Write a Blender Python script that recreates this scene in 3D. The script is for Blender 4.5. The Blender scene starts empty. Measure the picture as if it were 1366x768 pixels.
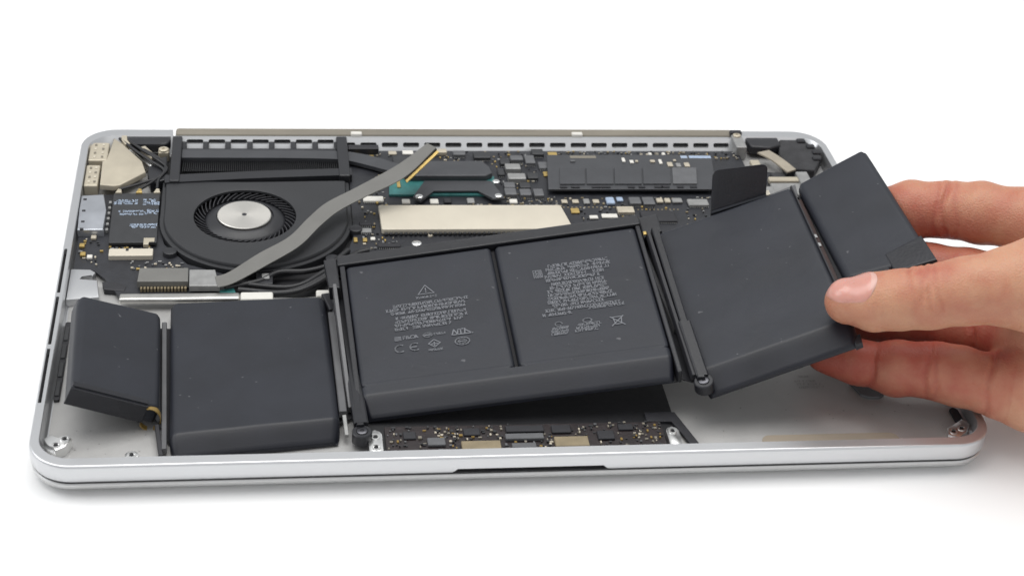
import bpy, bmesh, math, random
import numpy as np
from mathutils import Vector, Matrix

random.seed(7)
S = 0.001                       # everything below is written in millimetres
scene = bpy.context.scene
COL = scene.collection

# ------------------------------------------------------------------ camera
cam_data = bpy.data.cameras.new('camera')
cam = bpy.data.objects.new('camera', cam_data)
COL.objects.link(cam)
RIGHT = Vector((0.9897, -0.1252, 0.0701)).normalized()
FWD = Vector((0.1431, 0.8258, -0.5455)).normalized()
UPV = RIGHT.cross(FWD).normalized()
RIGHT = FWD.cross(UPV).normalized()
CAM = Vector((73.78, -416.28, 351.0))
mw = Matrix((RIGHT, UPV, -FWD)).transposed().to_4x4()
mw.translation = CAM * S
cam.matrix_world = mw
cam_data.sensor_fit = 'HORIZONTAL'
cam_data.sensor_width = 36.0
cam_data.lens = 36.0 * 2266.6 / 1366.0
cam_data.clip_start = 0.02
cam_data.clip_end = 50.0
cam_data.dof.use_dof = True
cam_data.dof.focus_distance = 0.60
cam_data.dof.aperture_fstop = 22.0
scene.camera = cam

# ------------------------------------------------------------------ world and studio lamps
world = bpy.data.worlds.new('World')
scene.world = world
world.use_nodes = True
bg = world.node_tree.nodes['Background']
bg.inputs[0].default_value = (0.96, 0.98, 1.0, 1)
bg.inputs[1].default_value = 0.56


def area(name, loc, target, sx, sy, power, col=(1, 1, 1)):
    d = bpy.data.lights.new(name, 'AREA')
    d.shape = 'RECTANGLE'
    d.size, d.size_y = sx, sy
    d.energy = power
    d.color = col
    o = bpy.data.objects.new(name, d)
    COL.objects.link(o)
    o.location = Vector(loc)
    o.rotation_euler = (Vector(target) - Vector(loc)).to_track_quat('-Z', 'Y').to_euler()
    return o


area('softbox_overhead', (0.10, 0.32, 1.35), (0.157, 0.11, 0.0), 1.5, 0.8, 16.0, (1.0, 0.99, 0.97))
area('softbox_front', (0.45, -1.25, 0.85), (0.157, 0.05, 0.0), 1.4, 0.7, 1.6, (1.0, 0.985, 0.96))
area('softbox_side', (-0.95, 0.30, 0.95), (0.157, 0.11, 0.0), 0.8, 0.8, 6.0, (0.97, 0.98, 1.0))

scene.view_settings.view_transform = 'Standard'
scene.view_settings.look = 'None'
scene.view_settings.gamma = 1.0
scene.view_settings.exposure = 0.0
scene.render.engine = 'CYCLES'
scene.cycles.max_bounces = 8
scene.cycles.use_denoising = True


# ------------------------------------------------------------------ materials
MATS = {}


def mat(name, col, rough=0.5, metal=0.0, bump=0.0, bscale=800.0, var=0.0, vscale=60.0, spec=0.5, coat=0.0,
        stretch=None, sss=0.0):
    m = bpy.data.materials.new(name)
    m.use_nodes = True
    nt = m.node_tree
    b = nt.nodes['Principled BSDF']
    b.inputs['Base Color'].default_value = (*col, 1)
    b.inputs['Roughness'].default_value = rough
    b.inputs['Metallic'].default_value = metal
    b.inputs['Specular IOR Level'].default_value = spec
    b.inputs['Coat Weight'].default_value = coat
    tc = nt.nodes.new('ShaderNodeTexCoord')
    mp = nt.nodes.new('ShaderNodeMapping')
    nt.links.new(tc.outputs['Object'], mp.inputs[0])
    if stretch:
        mp.inputs['Scale'].default_value = stretch
    if var > 0:
        n = nt.nodes.new('ShaderNodeTexNoise')
        n.inputs['Scale'].default_value = vscale
        n.inputs['Detail'].default_value = 6
        n.inputs['Roughness'].default_value = 0.6
        nt.links.new(mp.outputs[0], n.inputs['Vector'])
        r = nt.nodes.new('ShaderNodeValToRGB')
        r.color_ramp.elements[0].position = 0.3
        r.color_ramp.elements[1].position = 0.72
        r.color_ramp.elements[0].color = (*[c * (1 - var) for c in col], 1)
        r.color_ramp.elements[1].color = (*[min(1, c * (1 + var)) for c in col], 1)
        nt.links.new(n.outputs[0], r.inputs[0])
        nt.links.new(r.outputs[0], b.inputs['Base Color'])
        mr = nt.nodes.new('ShaderNodeMapRange')
        mr.inputs['To Min'].default_value = max(0.05, rough - 0.07)
        mr.inputs['To Max'].default_value = min(1, rough + 0.07)
        nt.links.new(n.outputs[0], mr.inputs[0])
        nt.links.new(mr.outputs[0], b.inputs['Roughness'])
    if bump > 0:
        n2 = nt.nodes.new('ShaderNodeTexNoise')
        n2.inputs['Scale'].default_value = bscale
        n2.inputs['Detail'].default_value = 3
        nt.links.new(mp.outputs[0], n2.inputs['Vector'])
        bp = nt.nodes.new('ShaderNodeBump')
        bp.inputs['Strength'].default_value = bump
        bp.inputs['Distance'].default_value = 0.0004
        nt.links.new(n2.outputs[0], bp.inputs['Height'])
        nt.links.new(bp.outputs[0], b.inputs['Normal'])
    MATS[name] = m
    return m


mat('paper', (0.86, 0.86, 0.86), 0.6, var=0.01, vscale=3, spec=0.3)
mat('aluminium', (0.635, 0.642, 0.655), 0.34, 0.85)
mat('aluminium_inside', (0.46, 0.455, 0.446), 0.46, 0.55, bump=0.16, bscale=2600, var=0.13, vscale=26)
mat('aluminium_lid', (0.66, 0.66, 0.655), 0.40, 0.9)
mat('bright_metal', (0.86, 0.86, 0.85), 0.3, 1.0, var=0.06, vscale=200)
mat('steel', (0.62, 0.61, 0.58), 0.33, 1.0, var=0.10, vscale=150)
mat('screw', (0.10, 0.10, 0.11), 0.35, 1.0, var=0.15, vscale=300)
mat('hinge_brown', (0.20, 0.18, 0.145), 0.6, 0.0, bump=0.15, bscale=900, var=0.14, vscale=120, stretch=(0.2, 1, 1))
mat('rubber', (0.012, 0.012, 0.014), 0.6, spec=0.3)
mat('black', (0.018, 0.018, 0.022), 0.5, var=0.2, vscale=150)
mat('black_plastic', (0.017, 0.0175, 0.021), 0.42, bump=0.12, bscale=1500, var=0.12, vscale=90)
mat('fan_plastic', (0.022, 0.023, 0.026), 0.5, bump=0.2, bscale=2600, var=0.1, vscale=60)
mat('black_sheet', (0.012, 0.012, 0.014), 0.45, bump=0.15, bscale=500, var=0.2, vscale=40)
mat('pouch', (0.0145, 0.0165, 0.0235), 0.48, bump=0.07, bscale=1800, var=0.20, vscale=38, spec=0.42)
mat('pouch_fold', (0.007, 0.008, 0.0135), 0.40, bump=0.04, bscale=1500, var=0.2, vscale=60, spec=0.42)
mat('pouch_tape', (0.009, 0.0095, 0.014), 0.38, bump=0.2, bscale=900, var=0.2, vscale=80)
mat('frame_plastic', (0.013, 0.0135, 0.017), 0.38, bump=0.1, bscale=1200, var=0.15, vscale=90)
mat('bar_grey', (0.13, 0.13, 0.135), 0.4, 0.3, var=0.12, vscale=90)
mat('board', (0.020, 0.021, 0.026), 0.42, bump=0.3, bscale=700, var=0.28, vscale=160)
mat('board_brown', (0.018, 0.012, 0.013), 0.45, bump=0.3, bscale=900, var=0.35, vscale=200)
mat('chip', (0.030, 0.031, 0.034), 0.45, var=0.15, vscale=200)
mat('chipgrey', (0.11, 0.112, 0.118), 0.45, var=0.15, vscale=200)
mat('silver', (0.30, 0.30, 0.295), 0.42, 0.3, var=0.15, vscale=250)
mat('tan', (0.50, 0.45, 0.36), 0.5, 0.2, var=0.15, vscale=250)
mat('cream_metal', (0.60, 0.55, 0.455), 0.5, 0.15, bump=0.08, bscale=900, var=0.05, vscale=50)
mat('champagne', (0.50, 0.45, 0.355), 0.45, 0.3, bump=0.1, bscale=700, var=0.08, vscale=90)
mat('gold', (0.58, 0.42, 0.15), 0.4, 0.7, var=0.15, vscale=400)
mat('white', (0.68, 0.66, 0.61), 0.45, var=0.06, vscale=200)
mat('blue', (0.34, 0.42, 0.55), 0.45, var=0.2, vscale=300)
mat('teal', (0.035, 0.16, 0.155), 0.4, var=0.25, vscale=250)
mat('shield', (0.52, 0.54, 0.58), 0.3, 0.8, bump=0.15, bscale=300, var=0.14, vscale=80)
mat('ribbon', (0.155, 0.152, 0.142), 0.5, bump=0.12, bscale=600, var=0.08, vscale=60)
mat('pipe', (0.06, 0.062, 0.068), 0.42, 0.2, bump=0.1, bscale=900, var=0.12, vscale=90)
mat('cable', (0.016, 0.016, 0.018), 0.42, var=0.2, vscale=100)
mat('foam', (0.035, 0.035, 0.038), 0.85, bump=0.9, bscale=420, var=0.35, vscale=160)
mat('print', (0.145, 0.151, 0.168), 0.55)
mat('print_white', (0.34, 0.41, 0.52), 0.5)
mat('etch', (0.34, 0.335, 0.33), 0.5, 0.6)
mat('brass', (0.27, 0.22, 0.14), 0.45, 0.3, var=0.15, vscale=200)
mat('hinge_clip_tan', (0.36, 0.32, 0.255), 0.5, 0.2, var=0.15, vscale=150)
mat('tape', (0.30, 0.255, 0.20), 0.55, var=0.08, vscale=60)
mat('red_flex', (0.028, 0.010, 0.008), 0.4, var=0.3, vscale=200)
mat('amber', (0.30, 0.20, 0.06), 0.35, 0.3, var=0.25, vscale=200)


def brushed_disc():
    """turned steel: fine concentric rings"""
    m = bpy.data.materials.new('turned_steel')
    m.use_nodes = True
    nt = m.node_tree
    b = nt.nodes['Principled BSDF']
    b.inputs['Metallic'].default_value = 1.0
    b.inputs['Base Color'].default_value = (0.70, 0.68, 0.64, 1)
    b.inputs['Roughness'].default_value = 0.45
    b.inputs['Anisotropic'].default_value = 0.35
    tan = nt.nodes.new('ShaderNodeTangent')
    tan.direction_type = 'RADIAL'
    tan.axis = 'Z'
    nt.links.new(tan.outputs[0], b.inputs['Tangent'])
    tc = nt.nodes.new('ShaderNodeTexCoord')
    w = nt.nodes.new('ShaderNodeTexWave')
    w.wave_type = 'RINGS'
    w.rings_direction = 'Z'
    w.inputs['Scale'].default_value = 700
    w.inputs['Distortion'].default_value = 0.6
    nt.links.new(tc.outputs['Object'], w.inputs['Vector'])
    bp = nt.nodes.new('ShaderNodeBump')
    bp.inputs['Strength'].default_value = 0.12
    bp.inputs['Distance'].default_value = 0.0002
    nt.links.new(w.outputs[0], bp.inputs['Height'])
    nt.links.new(bp.outputs[0], b.inputs['Normal'])
    MATS['turned_steel'] = m


def pouch_relief():
    m = MATS['pouch']
    nt = m.node_tree
    b = nt.nodes['Principled BSDF']
    old = b.inputs['Normal'].links[0].from_node
    tc = nt.nodes.new('ShaderNodeTexCoord')
    n = nt.nodes.new('ShaderNodeTexNoise')
    n.inputs['Scale'].default_value = 75
    n.inputs['Detail'].default_value = 4
    n.inputs['Distortion'].default_value = 0.8
    nt.links.new(tc.outputs['Object'], n.inputs['Vector'])
    bp = nt.nodes.new('ShaderNodeBump')
    bp.inputs['Strength'].default_value = 0.10
    bp.inputs['Distance'].default_value = 0.0015
    nt.links.new(n.outputs[0], bp.inputs['Height'])
    nt.links.new(bp.outputs[0], old.inputs['Normal'])
    d = nt.nodes.new('ShaderNodeTexNoise')
    d.inputs['Scale'].default_value = 420
    d.inputs['Detail'].default_value = 1
    nt.links.new(tc.outputs['Object'], d.inputs['Vector'])
    dr = nt.nodes.new('ShaderNodeValToRGB')
    dr.color_ramp.elements[0].position = 0.765
    dr.color_ramp.elements[1].position = 0.80
    dr.color_ramp.elements[1].color = (0.5, 0.5, 0.5, 1)
    nt.links.new(d.outputs[0], dr.inputs[0])
    mx = nt.nodes.new('ShaderNodeMix')
    mx.data_type = 'RGBA'
    base = b.inputs['Base Color'].links[0].from_socket
    nt.links.new(dr.outputs[0], mx.inputs['Factor'])
    nt.links.new(base, mx.inputs[6])
    mx.inputs[7].default_value = (0.16, 0.16, 0.17, 1)
    nt.links.new(mx.outputs[2], b.inputs['Base Color'])


brushed_disc()
pouch_relief()


def skin_material():
    m = bpy.data.materials.new('skin')
    m.use_nodes = True
    nt = m.node_tree
    b = nt.nodes['Principled BSDF']
    b.inputs['Roughness'].default_value = 0.48
    b.inputs['Specular IOR Level'].default_value = 0.4
    b.inputs['Subsurface Weight'].default_value = 0.35
    b.inputs['Subsurface Radius'].default_value = (1.0, 0.35, 0.18)
    b.inputs['Subsurface Scale'].default_value = 0.0022
    at = nt.nodes.new('ShaderNodeAttribute')
    at.attribute_name = 'flush'
    tc = nt.nodes.new('ShaderNodeTexCoord')
    n = nt.nodes.new('ShaderNodeTexNoise')
    n.inputs['Scale'].default_value = 110
    n.inputs['Detail'].default_value = 5
    nt.links.new(tc.outputs['Object'], n.inputs['Vector'])
    add = nt.nodes.new('ShaderNodeMath')
    add.operation = 'MULTIPLY_ADD'
    nt.links.new(n.outputs[0], add.inputs[0])
    add.inputs[1].default_value = 1.3
    add.inputs[2].default_value = -0.62
    add2 = nt.nodes.new('ShaderNodeMath')
    add2.operation = 'ADD'
    nt.links.new(add.outputs[0], add2.inputs[0])
    nt.links.new(at.outputs['Fac'], add2.inputs[1])
    r = nt.nodes.new('ShaderNodeValToRGB')
    e = r.color_ramp.elements
    e[0].position = 0.0
    e[0].color = (0.52, 0.268, 0.165, 1)
    e[1].position = 1.0
    e[1].color = (0.38, 0.090, 0.060, 1)
    nt.links.new(add2.outputs[0], r.inputs[0])
    nt.links.new(r.outputs[0], b.inputs['Base Color'])
    v = nt.nodes.new('ShaderNodeTexVoronoi')
    v.inputs['Scale'].default_value = 1500
    nt.links.new(tc.outputs['Object'], v.inputs['Vector'])
    n3 = nt.nodes.new('ShaderNodeTexNoise')
    n3.inputs['Scale'].default_value = 650
    n3.inputs['Detail'].default_value = 4
    nt.links.new(tc.outputs['Object'], n3.inputs['Vector'])
    mx = nt.nodes.new('ShaderNodeMath')
    mx.operation = 'ADD'
    nt.links.new(v.outputs[0], mx.inputs[0])
    nt.links.new(n3.outputs[0], mx.inputs[1])
    bp = nt.nodes.new('ShaderNodeBump')
    bp.inputs['Strength'].default_value = 0.30
    bp.inputs['Distance'].default_value = 0.0005
    nt.links.new(mx.outputs[0], bp.inputs['Height'])
    nt.links.new(bp.outputs[0], b.inputs['Normal'])
    MATS['skin'] = m
    m2 = mat('nail', (0.57, 0.275, 0.225), 0.28, var=0.06, vscale=150, spec=0.5, coat=0.2)
    m2.node_tree.nodes['Principled BSDF'].inputs['Subsurface Weight'].default_value = 0.2
    m2.node_tree.nodes['Principled BSDF'].inputs['Subsurface Scale'].default_value = 0.001
    mat('nail_edge', (0.60, 0.36, 0.31), 0.35)


skin_material()


# ------------------------------------------------------------------ mesh helpers
def empty(name, loc, label, cat):
    o = bpy.data.objects.new(name, None)
    COL.objects.link(o)
    o.location = Vector(loc) * S
    o.empty_display_size = 0.01
    o['label'] = label
    o['category'] = cat
    return o


def world_loc(o):
    v = Vector((0, 0, 0))
    while o is not None:
        v += o.location
        o = o.parent
    return v


def mk(name, bm, material, parent=None, smooth=None, label=None, origin=None):
    """link a bmesh (mm, scene coordinates) as one object under parent"""
    bmesh.ops.recalc_face_normals(bm, faces=bm.faces)
    vs = [v.co for v in bm.verts]
    if origin is None:
        origin = Vector((sum(v.x for v in vs), sum(v.y for v in vs), sum(v.z for v in vs))) / max(1, len(vs))
    origin = Vector(origin)
    for v in bm.verts:
        v.co = (v.co - origin) * S
    me = bpy.data.meshes.new(name)
    bm.to_mesh(me)
    bm.free()
    mats = material if isinstance(material, (list, tuple)) else [material]
    for mm in mats:
        me.materials.append(MATS[mm])
    o = bpy.data.objects.new(name, me)
    COL.objects.link(o)
    if parent is not None:
        o.parent = parent
        o.location = origin * S - world_loc(parent)
    else:
        o.location = origin * S
    if smooth is not None:
        for f in me.polygons:
            f.use_smooth = True
        if smooth < 179:
            me.set_sharp_from_angle(angle=math.radians(smooth))
    if label:
        o['label'] = label
    return o


def new():
    return bmesh.new()


def box(bm, x0, x1, y0, y1, z0, z1, bev=0.0, seg=1, M=None):
    r = bmesh.ops.create_cube(bm, size=1.0)
    vs = r['verts']
    for v in vs:
        v.co = Vector(((x0 + x1) / 2 + v.co.x * (x1 - x0), (y0 + y1) / 2 + v.co.y * (y1 - y0),
                       (z0 + z1) / 2 + v.co.z * (z1 - z0)))
    if bev > 0:
        es = set()
        for v in vs:
            es.update(v.link_edges)
        rr = bmesh.ops.bevel(bm, geom=list(es), offset=bev, segments=seg, profile=0.5, affect='EDGES')
        vs = rr['verts']
    if M is not None:
        bmesh.ops.transform(bm, matrix=M, verts=list(set(vs)))
    return vs


def prism(bm, pts, z0, z1, bev=0.0, seg=2):
    n = len(pts)
    b = [bm.verts.new((x, y, z0)) for x, y in pts]
    t = [bm.verts.new((x, y, z1)) for x, y in pts]
    bm.faces.new(b[::-1])
    top = bm.faces.new(t)
    for i in range(n):
        bm.faces.new((b[i], b[(i + 1) % n], t[(i + 1) % n], t[i]))
    if bev > 0:
        bmesh.ops.bevel(bm, geom=list(top.edges), offset=bev, segments=seg, profile=0.5, affect='EDGES')


def rrect(x0, x1, y0, y1, r, n=8):
    pts = []
    for cx, cy, a0 in ((x1 - r, y1 - r, 0), (x0 + r, y1 - r, 90), (x0 + r, y0 + r, 180), (x1 - r, y0 + r, 270)):
        for k in range(n + 1):
            a = math.radians(a0 + 90 * k / n)
            pts.append((cx + r * math.cos(a), cy + r * math.sin(a)))
    return pts


def circ(cx, cy, r, n=32):
    return [(cx + r * math.cos(2 * math.pi * k / n), cy + r * math.sin(2 * math.pi * k / n)) for k in range(n)]


def loft(bm, loops, cap0=True, cap1=True):
    vv = [[bm.verts.new(p) for p in L] for L in loops]
    n = len(vv[0])
    for a, b in zip(vv, vv[1:]):
        for i in range(n):
            bm.faces.new((a[i], a[(i + 1) % n], b[(i + 1) % n], b[i]))
    if cap0:
        bm.faces.new(vv[0][::-1])
    if cap1:
        bm.faces.new(vv[-1])
    return vv


def catmull(pts, n=8):
    P = [Vector(p) for p in pts]
    P = [P[0] * 2 - P[1]] + P + [P[-1] * 2 - P[-2]]
    out = []
    for i in range(1, len(P) - 2):
        for k in range(n):
            t = k / n
            a, b, c, d = P[i - 1], P[i], P[i + 1], P[i + 2]
            out.append(0.5 * ((2 * b) + (c - a) * t + (2 * a - 5 * b + 4 * c - d) * t * t + (3 * b - a - 3 * c + d) * t ** 3))
    out.append(P[-2].copy())
    return out


def tube(bm, pts, r, sides=10, n=6):
    path = catmull(pts, n)
    loops = []
    for i, p in enumerate(path):
        d = (path[min(i + 1, len(path) - 1)] - path[max(i - 1, 0)]).normalized()
        u = d.cross(Vector((0, 0, 1)))
        if u.length < 1e-4:
            u = Vector((1, 0, 0))
        u.normalize()
        w = u.cross(d)
        loops.append([p + (u * math.cos(2 * math.pi * k / sides) + w * math.sin(2 * math.pi * k / sides)) * r for k in range(sides)])
    loft(bm, loops)


def strap(bm, A, B, th, n=8):
    """flat strip between two edge curves"""
    a, b = catmull(A, n), catmull(B, n)
    loops = []
    for i in range(len(a)):
        d = (a[min(i + 1, len(a) - 1)] - a[max(i - 1, 0)])
        nn = d.cross(b[i] - a[i]).normalized()
        if nn.z < 0:
            nn = -nn
        loops.append([a[i], b[i], b[i] - nn * th, a[i] - nn * th])
    loft(bm, loops)


def boolean_cut(o, cut_bm):
    """subtract a set of cutters from a mesh object and keep the plain mesh"""
    me = bpy.data.meshes.new('cut')
    bmesh.ops.recalc_face_normals(cut_bm, faces=cut_bm.faces)
    for v in cut_bm.verts:
        v.co = v.co * S
    cut_bm.to_mesh(me)
    cut_bm.free()
    c = bpy.data.objects.new('cutter', me)
    COL.objects.link(c)
    md = o.modifiers.new('cut', 'BOOLEAN')
    md.operation = 'DIFFERENCE'
    md.solver = 'EXACT'
    md.object = c
    bpy.context.view_layer.update()
    dg = bpy.context.evaluated_depsgraph_get()
    res = bpy.data.meshes.new_from_object(o.evaluated_get(dg))
    o.modifiers.remove(md)
    o.data = res
    bpy.data.objects.remove(c)


# ------------------------------------------------------------------ the white sheet under everything
bm = new()
g = bmesh.ops.create_grid(bm, x_segments=8, y_segments=8, size=6000)
sheet = mk('ground', bm, 'paper', origin=(0, 0, 0))
sheet['kind'] = 'structure'
sheet['label'] = 'seamless white studio surface under the laptop'

# ------------------------------------------------------------------ laptop
laptop = empty('laptop', (157, 109, 0), 'silver aluminium laptop lying upside down with its bottom cover removed', 'laptop')
NB = 10


def ring(inset, z, r):
    return [(x, y, z) for x, y in rrect(inset, 314 - inset, inset, 219 - inset, max(r - inset, 1), NB)]


# lid (display half), under the base
bm = new()
loft(bm, [ring(12, 0.0, 14), ring(6.5, 0.35, 14), ring(3.0, 1.2, 14), ring(1.2, 2.2, 14), ring(0.5, 3.3, 14), ring(0.35, 4.4, 14),
          ring(0.7, 4.75, 14)])
lid = mk('lid', bm, 'aluminium_lid', laptop, smooth=35)
bm = new()
loft(bm, [ring(1.6, 4.76, 14), ring(1.6, 5.4, 14)])
mk('lid_gap_shade', bm, 'rubber', laptop, smooth=35)  # dark band added to draw the shadow gap between lid and base

# base: one milled tray
bm = new()


def inner(z, g_, r):
    back = 209.6 + (z - 5.8) * 0.62             # the vent wall leans back
    return [(x, y, z) for x, y in rrect(3.1 + g_, 314 - 3.1 - g_, 4.5 + g_, back, r, NB)]


loft(bm, [ring(1.3, 5.42, 14), ring(0.45, 5.75, 14), ring(0.1, 6.6, 14), ring(0.0, 8.0, 14), ring(0.0, 11.0, 14), ring(0.1, 11.45, 14),
          ring(0.32, 11.8, 14), ring(0.6, 11.97, 14), ring(0.8, 12.0, 14), ring(0.95, 12.0, 14), inner(12.0, -0.3, 10.6), inner(12.0, -0.15, 10.5), inner(11.8, 0.1, 10.3), inner(6.5, 0.35, 10), inner(5.8, 1.1, 9.4)])
case = mk('case', bm, 'aluminium', laptop, origin=(0, 0, 0))
# cut: vent slots of the hinge wall, hinge notch, thumb notch at the front, long slots of the side rims
cb = new()
SLOTS = [41.9 + 8.93 * k for k in range(26)]
for k, x in enumerate(SLOTS):
    za, zb = (9.1, 10.6) if x < 104 else (7.9, 9.6)
    pts = [(a, b) for a, b in rrect(x, x + 6.8, za, zb, 0.6, 3)]
    fr = [cb.verts.new((a, 206, b)) for a, b in pts]
    bk = [cb.verts.new((a, 216, b)) for a, b in pts]
    cb.faces.new(fr)
    cb.faces.new(bk[::-1])
    for i in range(len(pts)):
        cb.faces.new((fr[i], bk[i], bk[(i + 1) % len(pts)], fr[(i + 1) % len(pts)]))
boolean_cut(case, cb)
cb = new()
box(cb, 36.3, 276, 214.3, 230, 7.0, 20)
boolean_cut(case, cb)
cb = new()
box(cb, 36.3, 276, 205, 232, 11.25, 20)
boolean_cut(case, cb)
cb = new()
prof = [(131, 5.0), (133.4, 7.4), (180.6, 7.4), (183, 5.0)]
fr = [cb.verts.new((a, -3, b)) for a, b in prof]
bk = [cb.verts.new((a, 3.6, b)) for a, b in prof]
cb.faces.new(fr)
cb.faces.new(bk[::-1])
for i in range(4):
    cb.faces.new((fr[i], bk[i], bk[(i + 1) % 4], fr[(i + 1) % 4]))
boolean_cut(case, cb)
cb = new()
for y0, y1 in ((33, 63), (65.5, 94.5), (97, 126)):
    box(cb, 0.75, 1.85, y0, y1, 7.2, 13, 0.2)
    box(cb, 314 - 1.85, 314 - 0.75, y0, y1, 7.2, 13, 0.2)
boolean_cut(case, cb)
for f in case.data.polygons:
    f.use_smooth = True
case.data.set_sharp_from_angle(angle=math.radians(32))

for y0, y1 in ((33, 63), (65.5, 94.5), (97, 126)):
    for x in (0.8, 314 - 1.8):
        bm = new()
        box(bm, x, x + 1.0, y0 + 0.1, y1 - 0.1, 7.25, 9.6)
        mk('slot_shade_strip', bm, 'rubber', case)  # dark strip added inside the slot, standing in for its shade

# floor sheet of the tray (duller metal) with shallow pockets
bm = new()
prism(bm, rrect(4.6, 309.4, 6.0, 208.6, 9, 8), 5.5, 5.95)
tray = mk('tray_floor', bm, 'aluminium_inside', case)

# dark back of the trackpad in the middle of the tray
bm = new()
prism(bm, rrect(106, 209, 6.4, 97, 1.5, 4), 5.96, 6.5, 0.2)
mk('trackpad_back', bm, 'black_sheet', laptop)
bm = new()
prism(bm, [(199, 27), (209.5, 27), (214.5, 9.5), (211.5, 9.5), (207.5, 22), (199, 22.3)], 6.52, 7.6, 0.25)
mk('trackpad_bracket', bm, 'black', laptop)

# hinge cover along the rear
bm = new()
box(bm, 37.3, 275, 214.9, 220.8, 5.8, 11.8, 1.2, 4)
hinge = mk('hinge_cover', bm, 'hinge_brown', laptop, smooth=40)
for x in (109.5, 203.5):
    bm = new()
    box(bm, x, x + 4.6, 214.4, 216.8, 10.6, 12.4, 0.3)
    mk('hinge_clip', bm, 'white', hinge)

bm = new()
box(bm, 38, 274.5, 214.35, 214.85, 7.02, 10.9)
mk('vent_shade_strip', bm, 'rubber', laptop)  # black strip added behind the vent slots so they look shaded inside
bm = new()
prism(bm, [(31, 206), (110, 206), (110, 110), (97, 101.5), (66, 101.5), (31, 120)], 5.96, 6.15)
mk('tray_dark_sheet', bm, 'black_sheet', laptop)  # black sheet covering the floor around the fan and cables

# bosses, lugs and screws of the tray


def screw(x, y, z, r=1.6, m='steel', parent=laptop, name='screw', ax=None):
    bm = new()
    n = 20
    lo = [[(x + rr * math.cos(2 * math.pi * k / n), y + rr * math.sin(2 * math.pi * k / n), zz) for k in range(n)]
          for rr, zz in ((r, z), (r, z + 0.5), (r * 0.82, z + 0.72), (r * 0.36, z + 0.72), (r * 0.3, z + 0.25))]
    loft(bm, lo)
    o = mk(name, bm, m, parent, smooth=40)
    return o


def boss(poly, z0, z1, m='bright_metal', holes=(), name='screw_boss', dark='rubber'):
    bm = new()
    prism(bm, poly, z0, z1, 0.35, 2)
    b = mk(name, bm, m, laptop, smooth=40)
    for hx, hy in holes:
        bm = new()
        prism(bm, circ(hx, hy, 0.75, 16), z1 + 0.02, z1 + 0.12)
        mk('thread_hole', bm, dark, b)
        bm = new()
        n = 24
        loft(bm, [[(hx + r * math.cos(2 * math.pi * k / n), hy + r * math.sin(2 * math.pi * k / n), zz) for k in range(n)]
                  for r, zz in ((1.5, z1 + 0.01), (1.45, z1 + 0.3), (1.0, z1 + 0.3), (0.95, z1 + 0.01))], False, False)
        mk('thread_rim', bm, m, b, smooth=40)
    return b


boss([(3.6, 17.5), (5.5, 14.5), (8, 11.5), (10.8, 13.2), (12.6, 17.2), (10.6, 19.2), (8.4, 17.2), (6.2, 19.5)], 5.96, 9.6,
     holes=((8.0, 14.0), (10.5, 17.0)))
boss(circ(31.5, 9.2, 2.2, 20), 5.96, 8.8, holes=((31.5, 9.2),))
boss([(303.6, 8.6), (307, 11.2), (309.8, 15.5), (308, 18.5), (305, 16), (301, 13.6), (300.4, 10.2)], 5.96, 8.6,
     holes=((302.6, 11.6), (306.0, 13.2)))
boss(circ(284, 8.6, 1.6, 16), 5.96, 7.2, holes=((284, 8.6),))
boss(rrect(105.8, 110.2, 5.0, 18.2, 2.0, 5), 5.96, 9.4, holes=((108, 14.6), (108, 9.4)))
boss(rrect(204.0, 208.2, 5.0, 17.0, 2.0, 5), 6.55, 9.2, holes=((206.1, 14.6),))
bm = new()
prism(bm, rrect(306.6, 309.6, 19, 27, 1.3, 5), 5.96, 6.7, 0.2)
mk('corner_pocket', bm, 'black', laptop)
# dark slotted recess beside the left rim
bm = new()
prism(bm, rrect(4.4, 6.4, 41, 86, 0.8, 4), 5.96, 7.0, 0.15)
gr = mk('speaker_grille', bm, 'black', laptop)
for k in range(4):
    bm = new()
    box(bm, 4.7, 6.1, 43 + k * 10.5, 51 + k * 10.5, 7.01, 7.4, 0.1)
    mk('grille_bar', bm, 'chip', gr)
# things seen on the bare floor
bm = new()
prism(bm, [(275.8, 42.6), (283.6, 42.4), (286.2, 40), (286, 35.2), (284, 33.8), (280, 33.9), (277.8, 35.4)], 5.96, 7.0, 0.3)
mk('rubber_pad', bm, 'chipgrey', laptop)
bm = new()
prism(bm, rrect(236.5, 284, 6.1, 15.0, 3.2, 6), 5.955, 6.15)
mk('tape_strip', bm, 'tape', laptop)

# -- fan
CX, CY = 66.0, 151.0


def fan_radius(a):
    dx, dy = math.cos(a), math.sin(a)
    ox, oy = CX - 70.3, CY - 150.2
    b = ox * dx + oy * dy
    c = ox * ox + oy * oy - 36.6 ** 2
    t = -b + math.sqrt(b * b - c)
    if dy > 0.05:                       # square throat towards the fins
        t2 = 1e9
        if dx > 0:
            t2 = min(t2, (106.9 - CX) / dx)
        if dx < 0:
            t2 = min(t2, (33.8 - CX) / dx)
        t2 = min(t2, (178.6 - CY) / dy)
        t = max(min(t2, 60), min(t, (178.6 - CY) / dy))
        t = min(t, (178.6 - CY) / dy)
    return t


NF = 160
ang = [2 * math.pi * k / NF for k in range(NF)]


def fan_loop(off, z):
    return [(CX + (fan_radius(a) - off) * math.cos(a), CY + (fan_radius(a) - off) * math.sin(a), z) for a in ang]


def fan_circle(r, z):
    return [(CX + r * math.cos(a), CY + r * math.sin(a), z) for a in ang]


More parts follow.
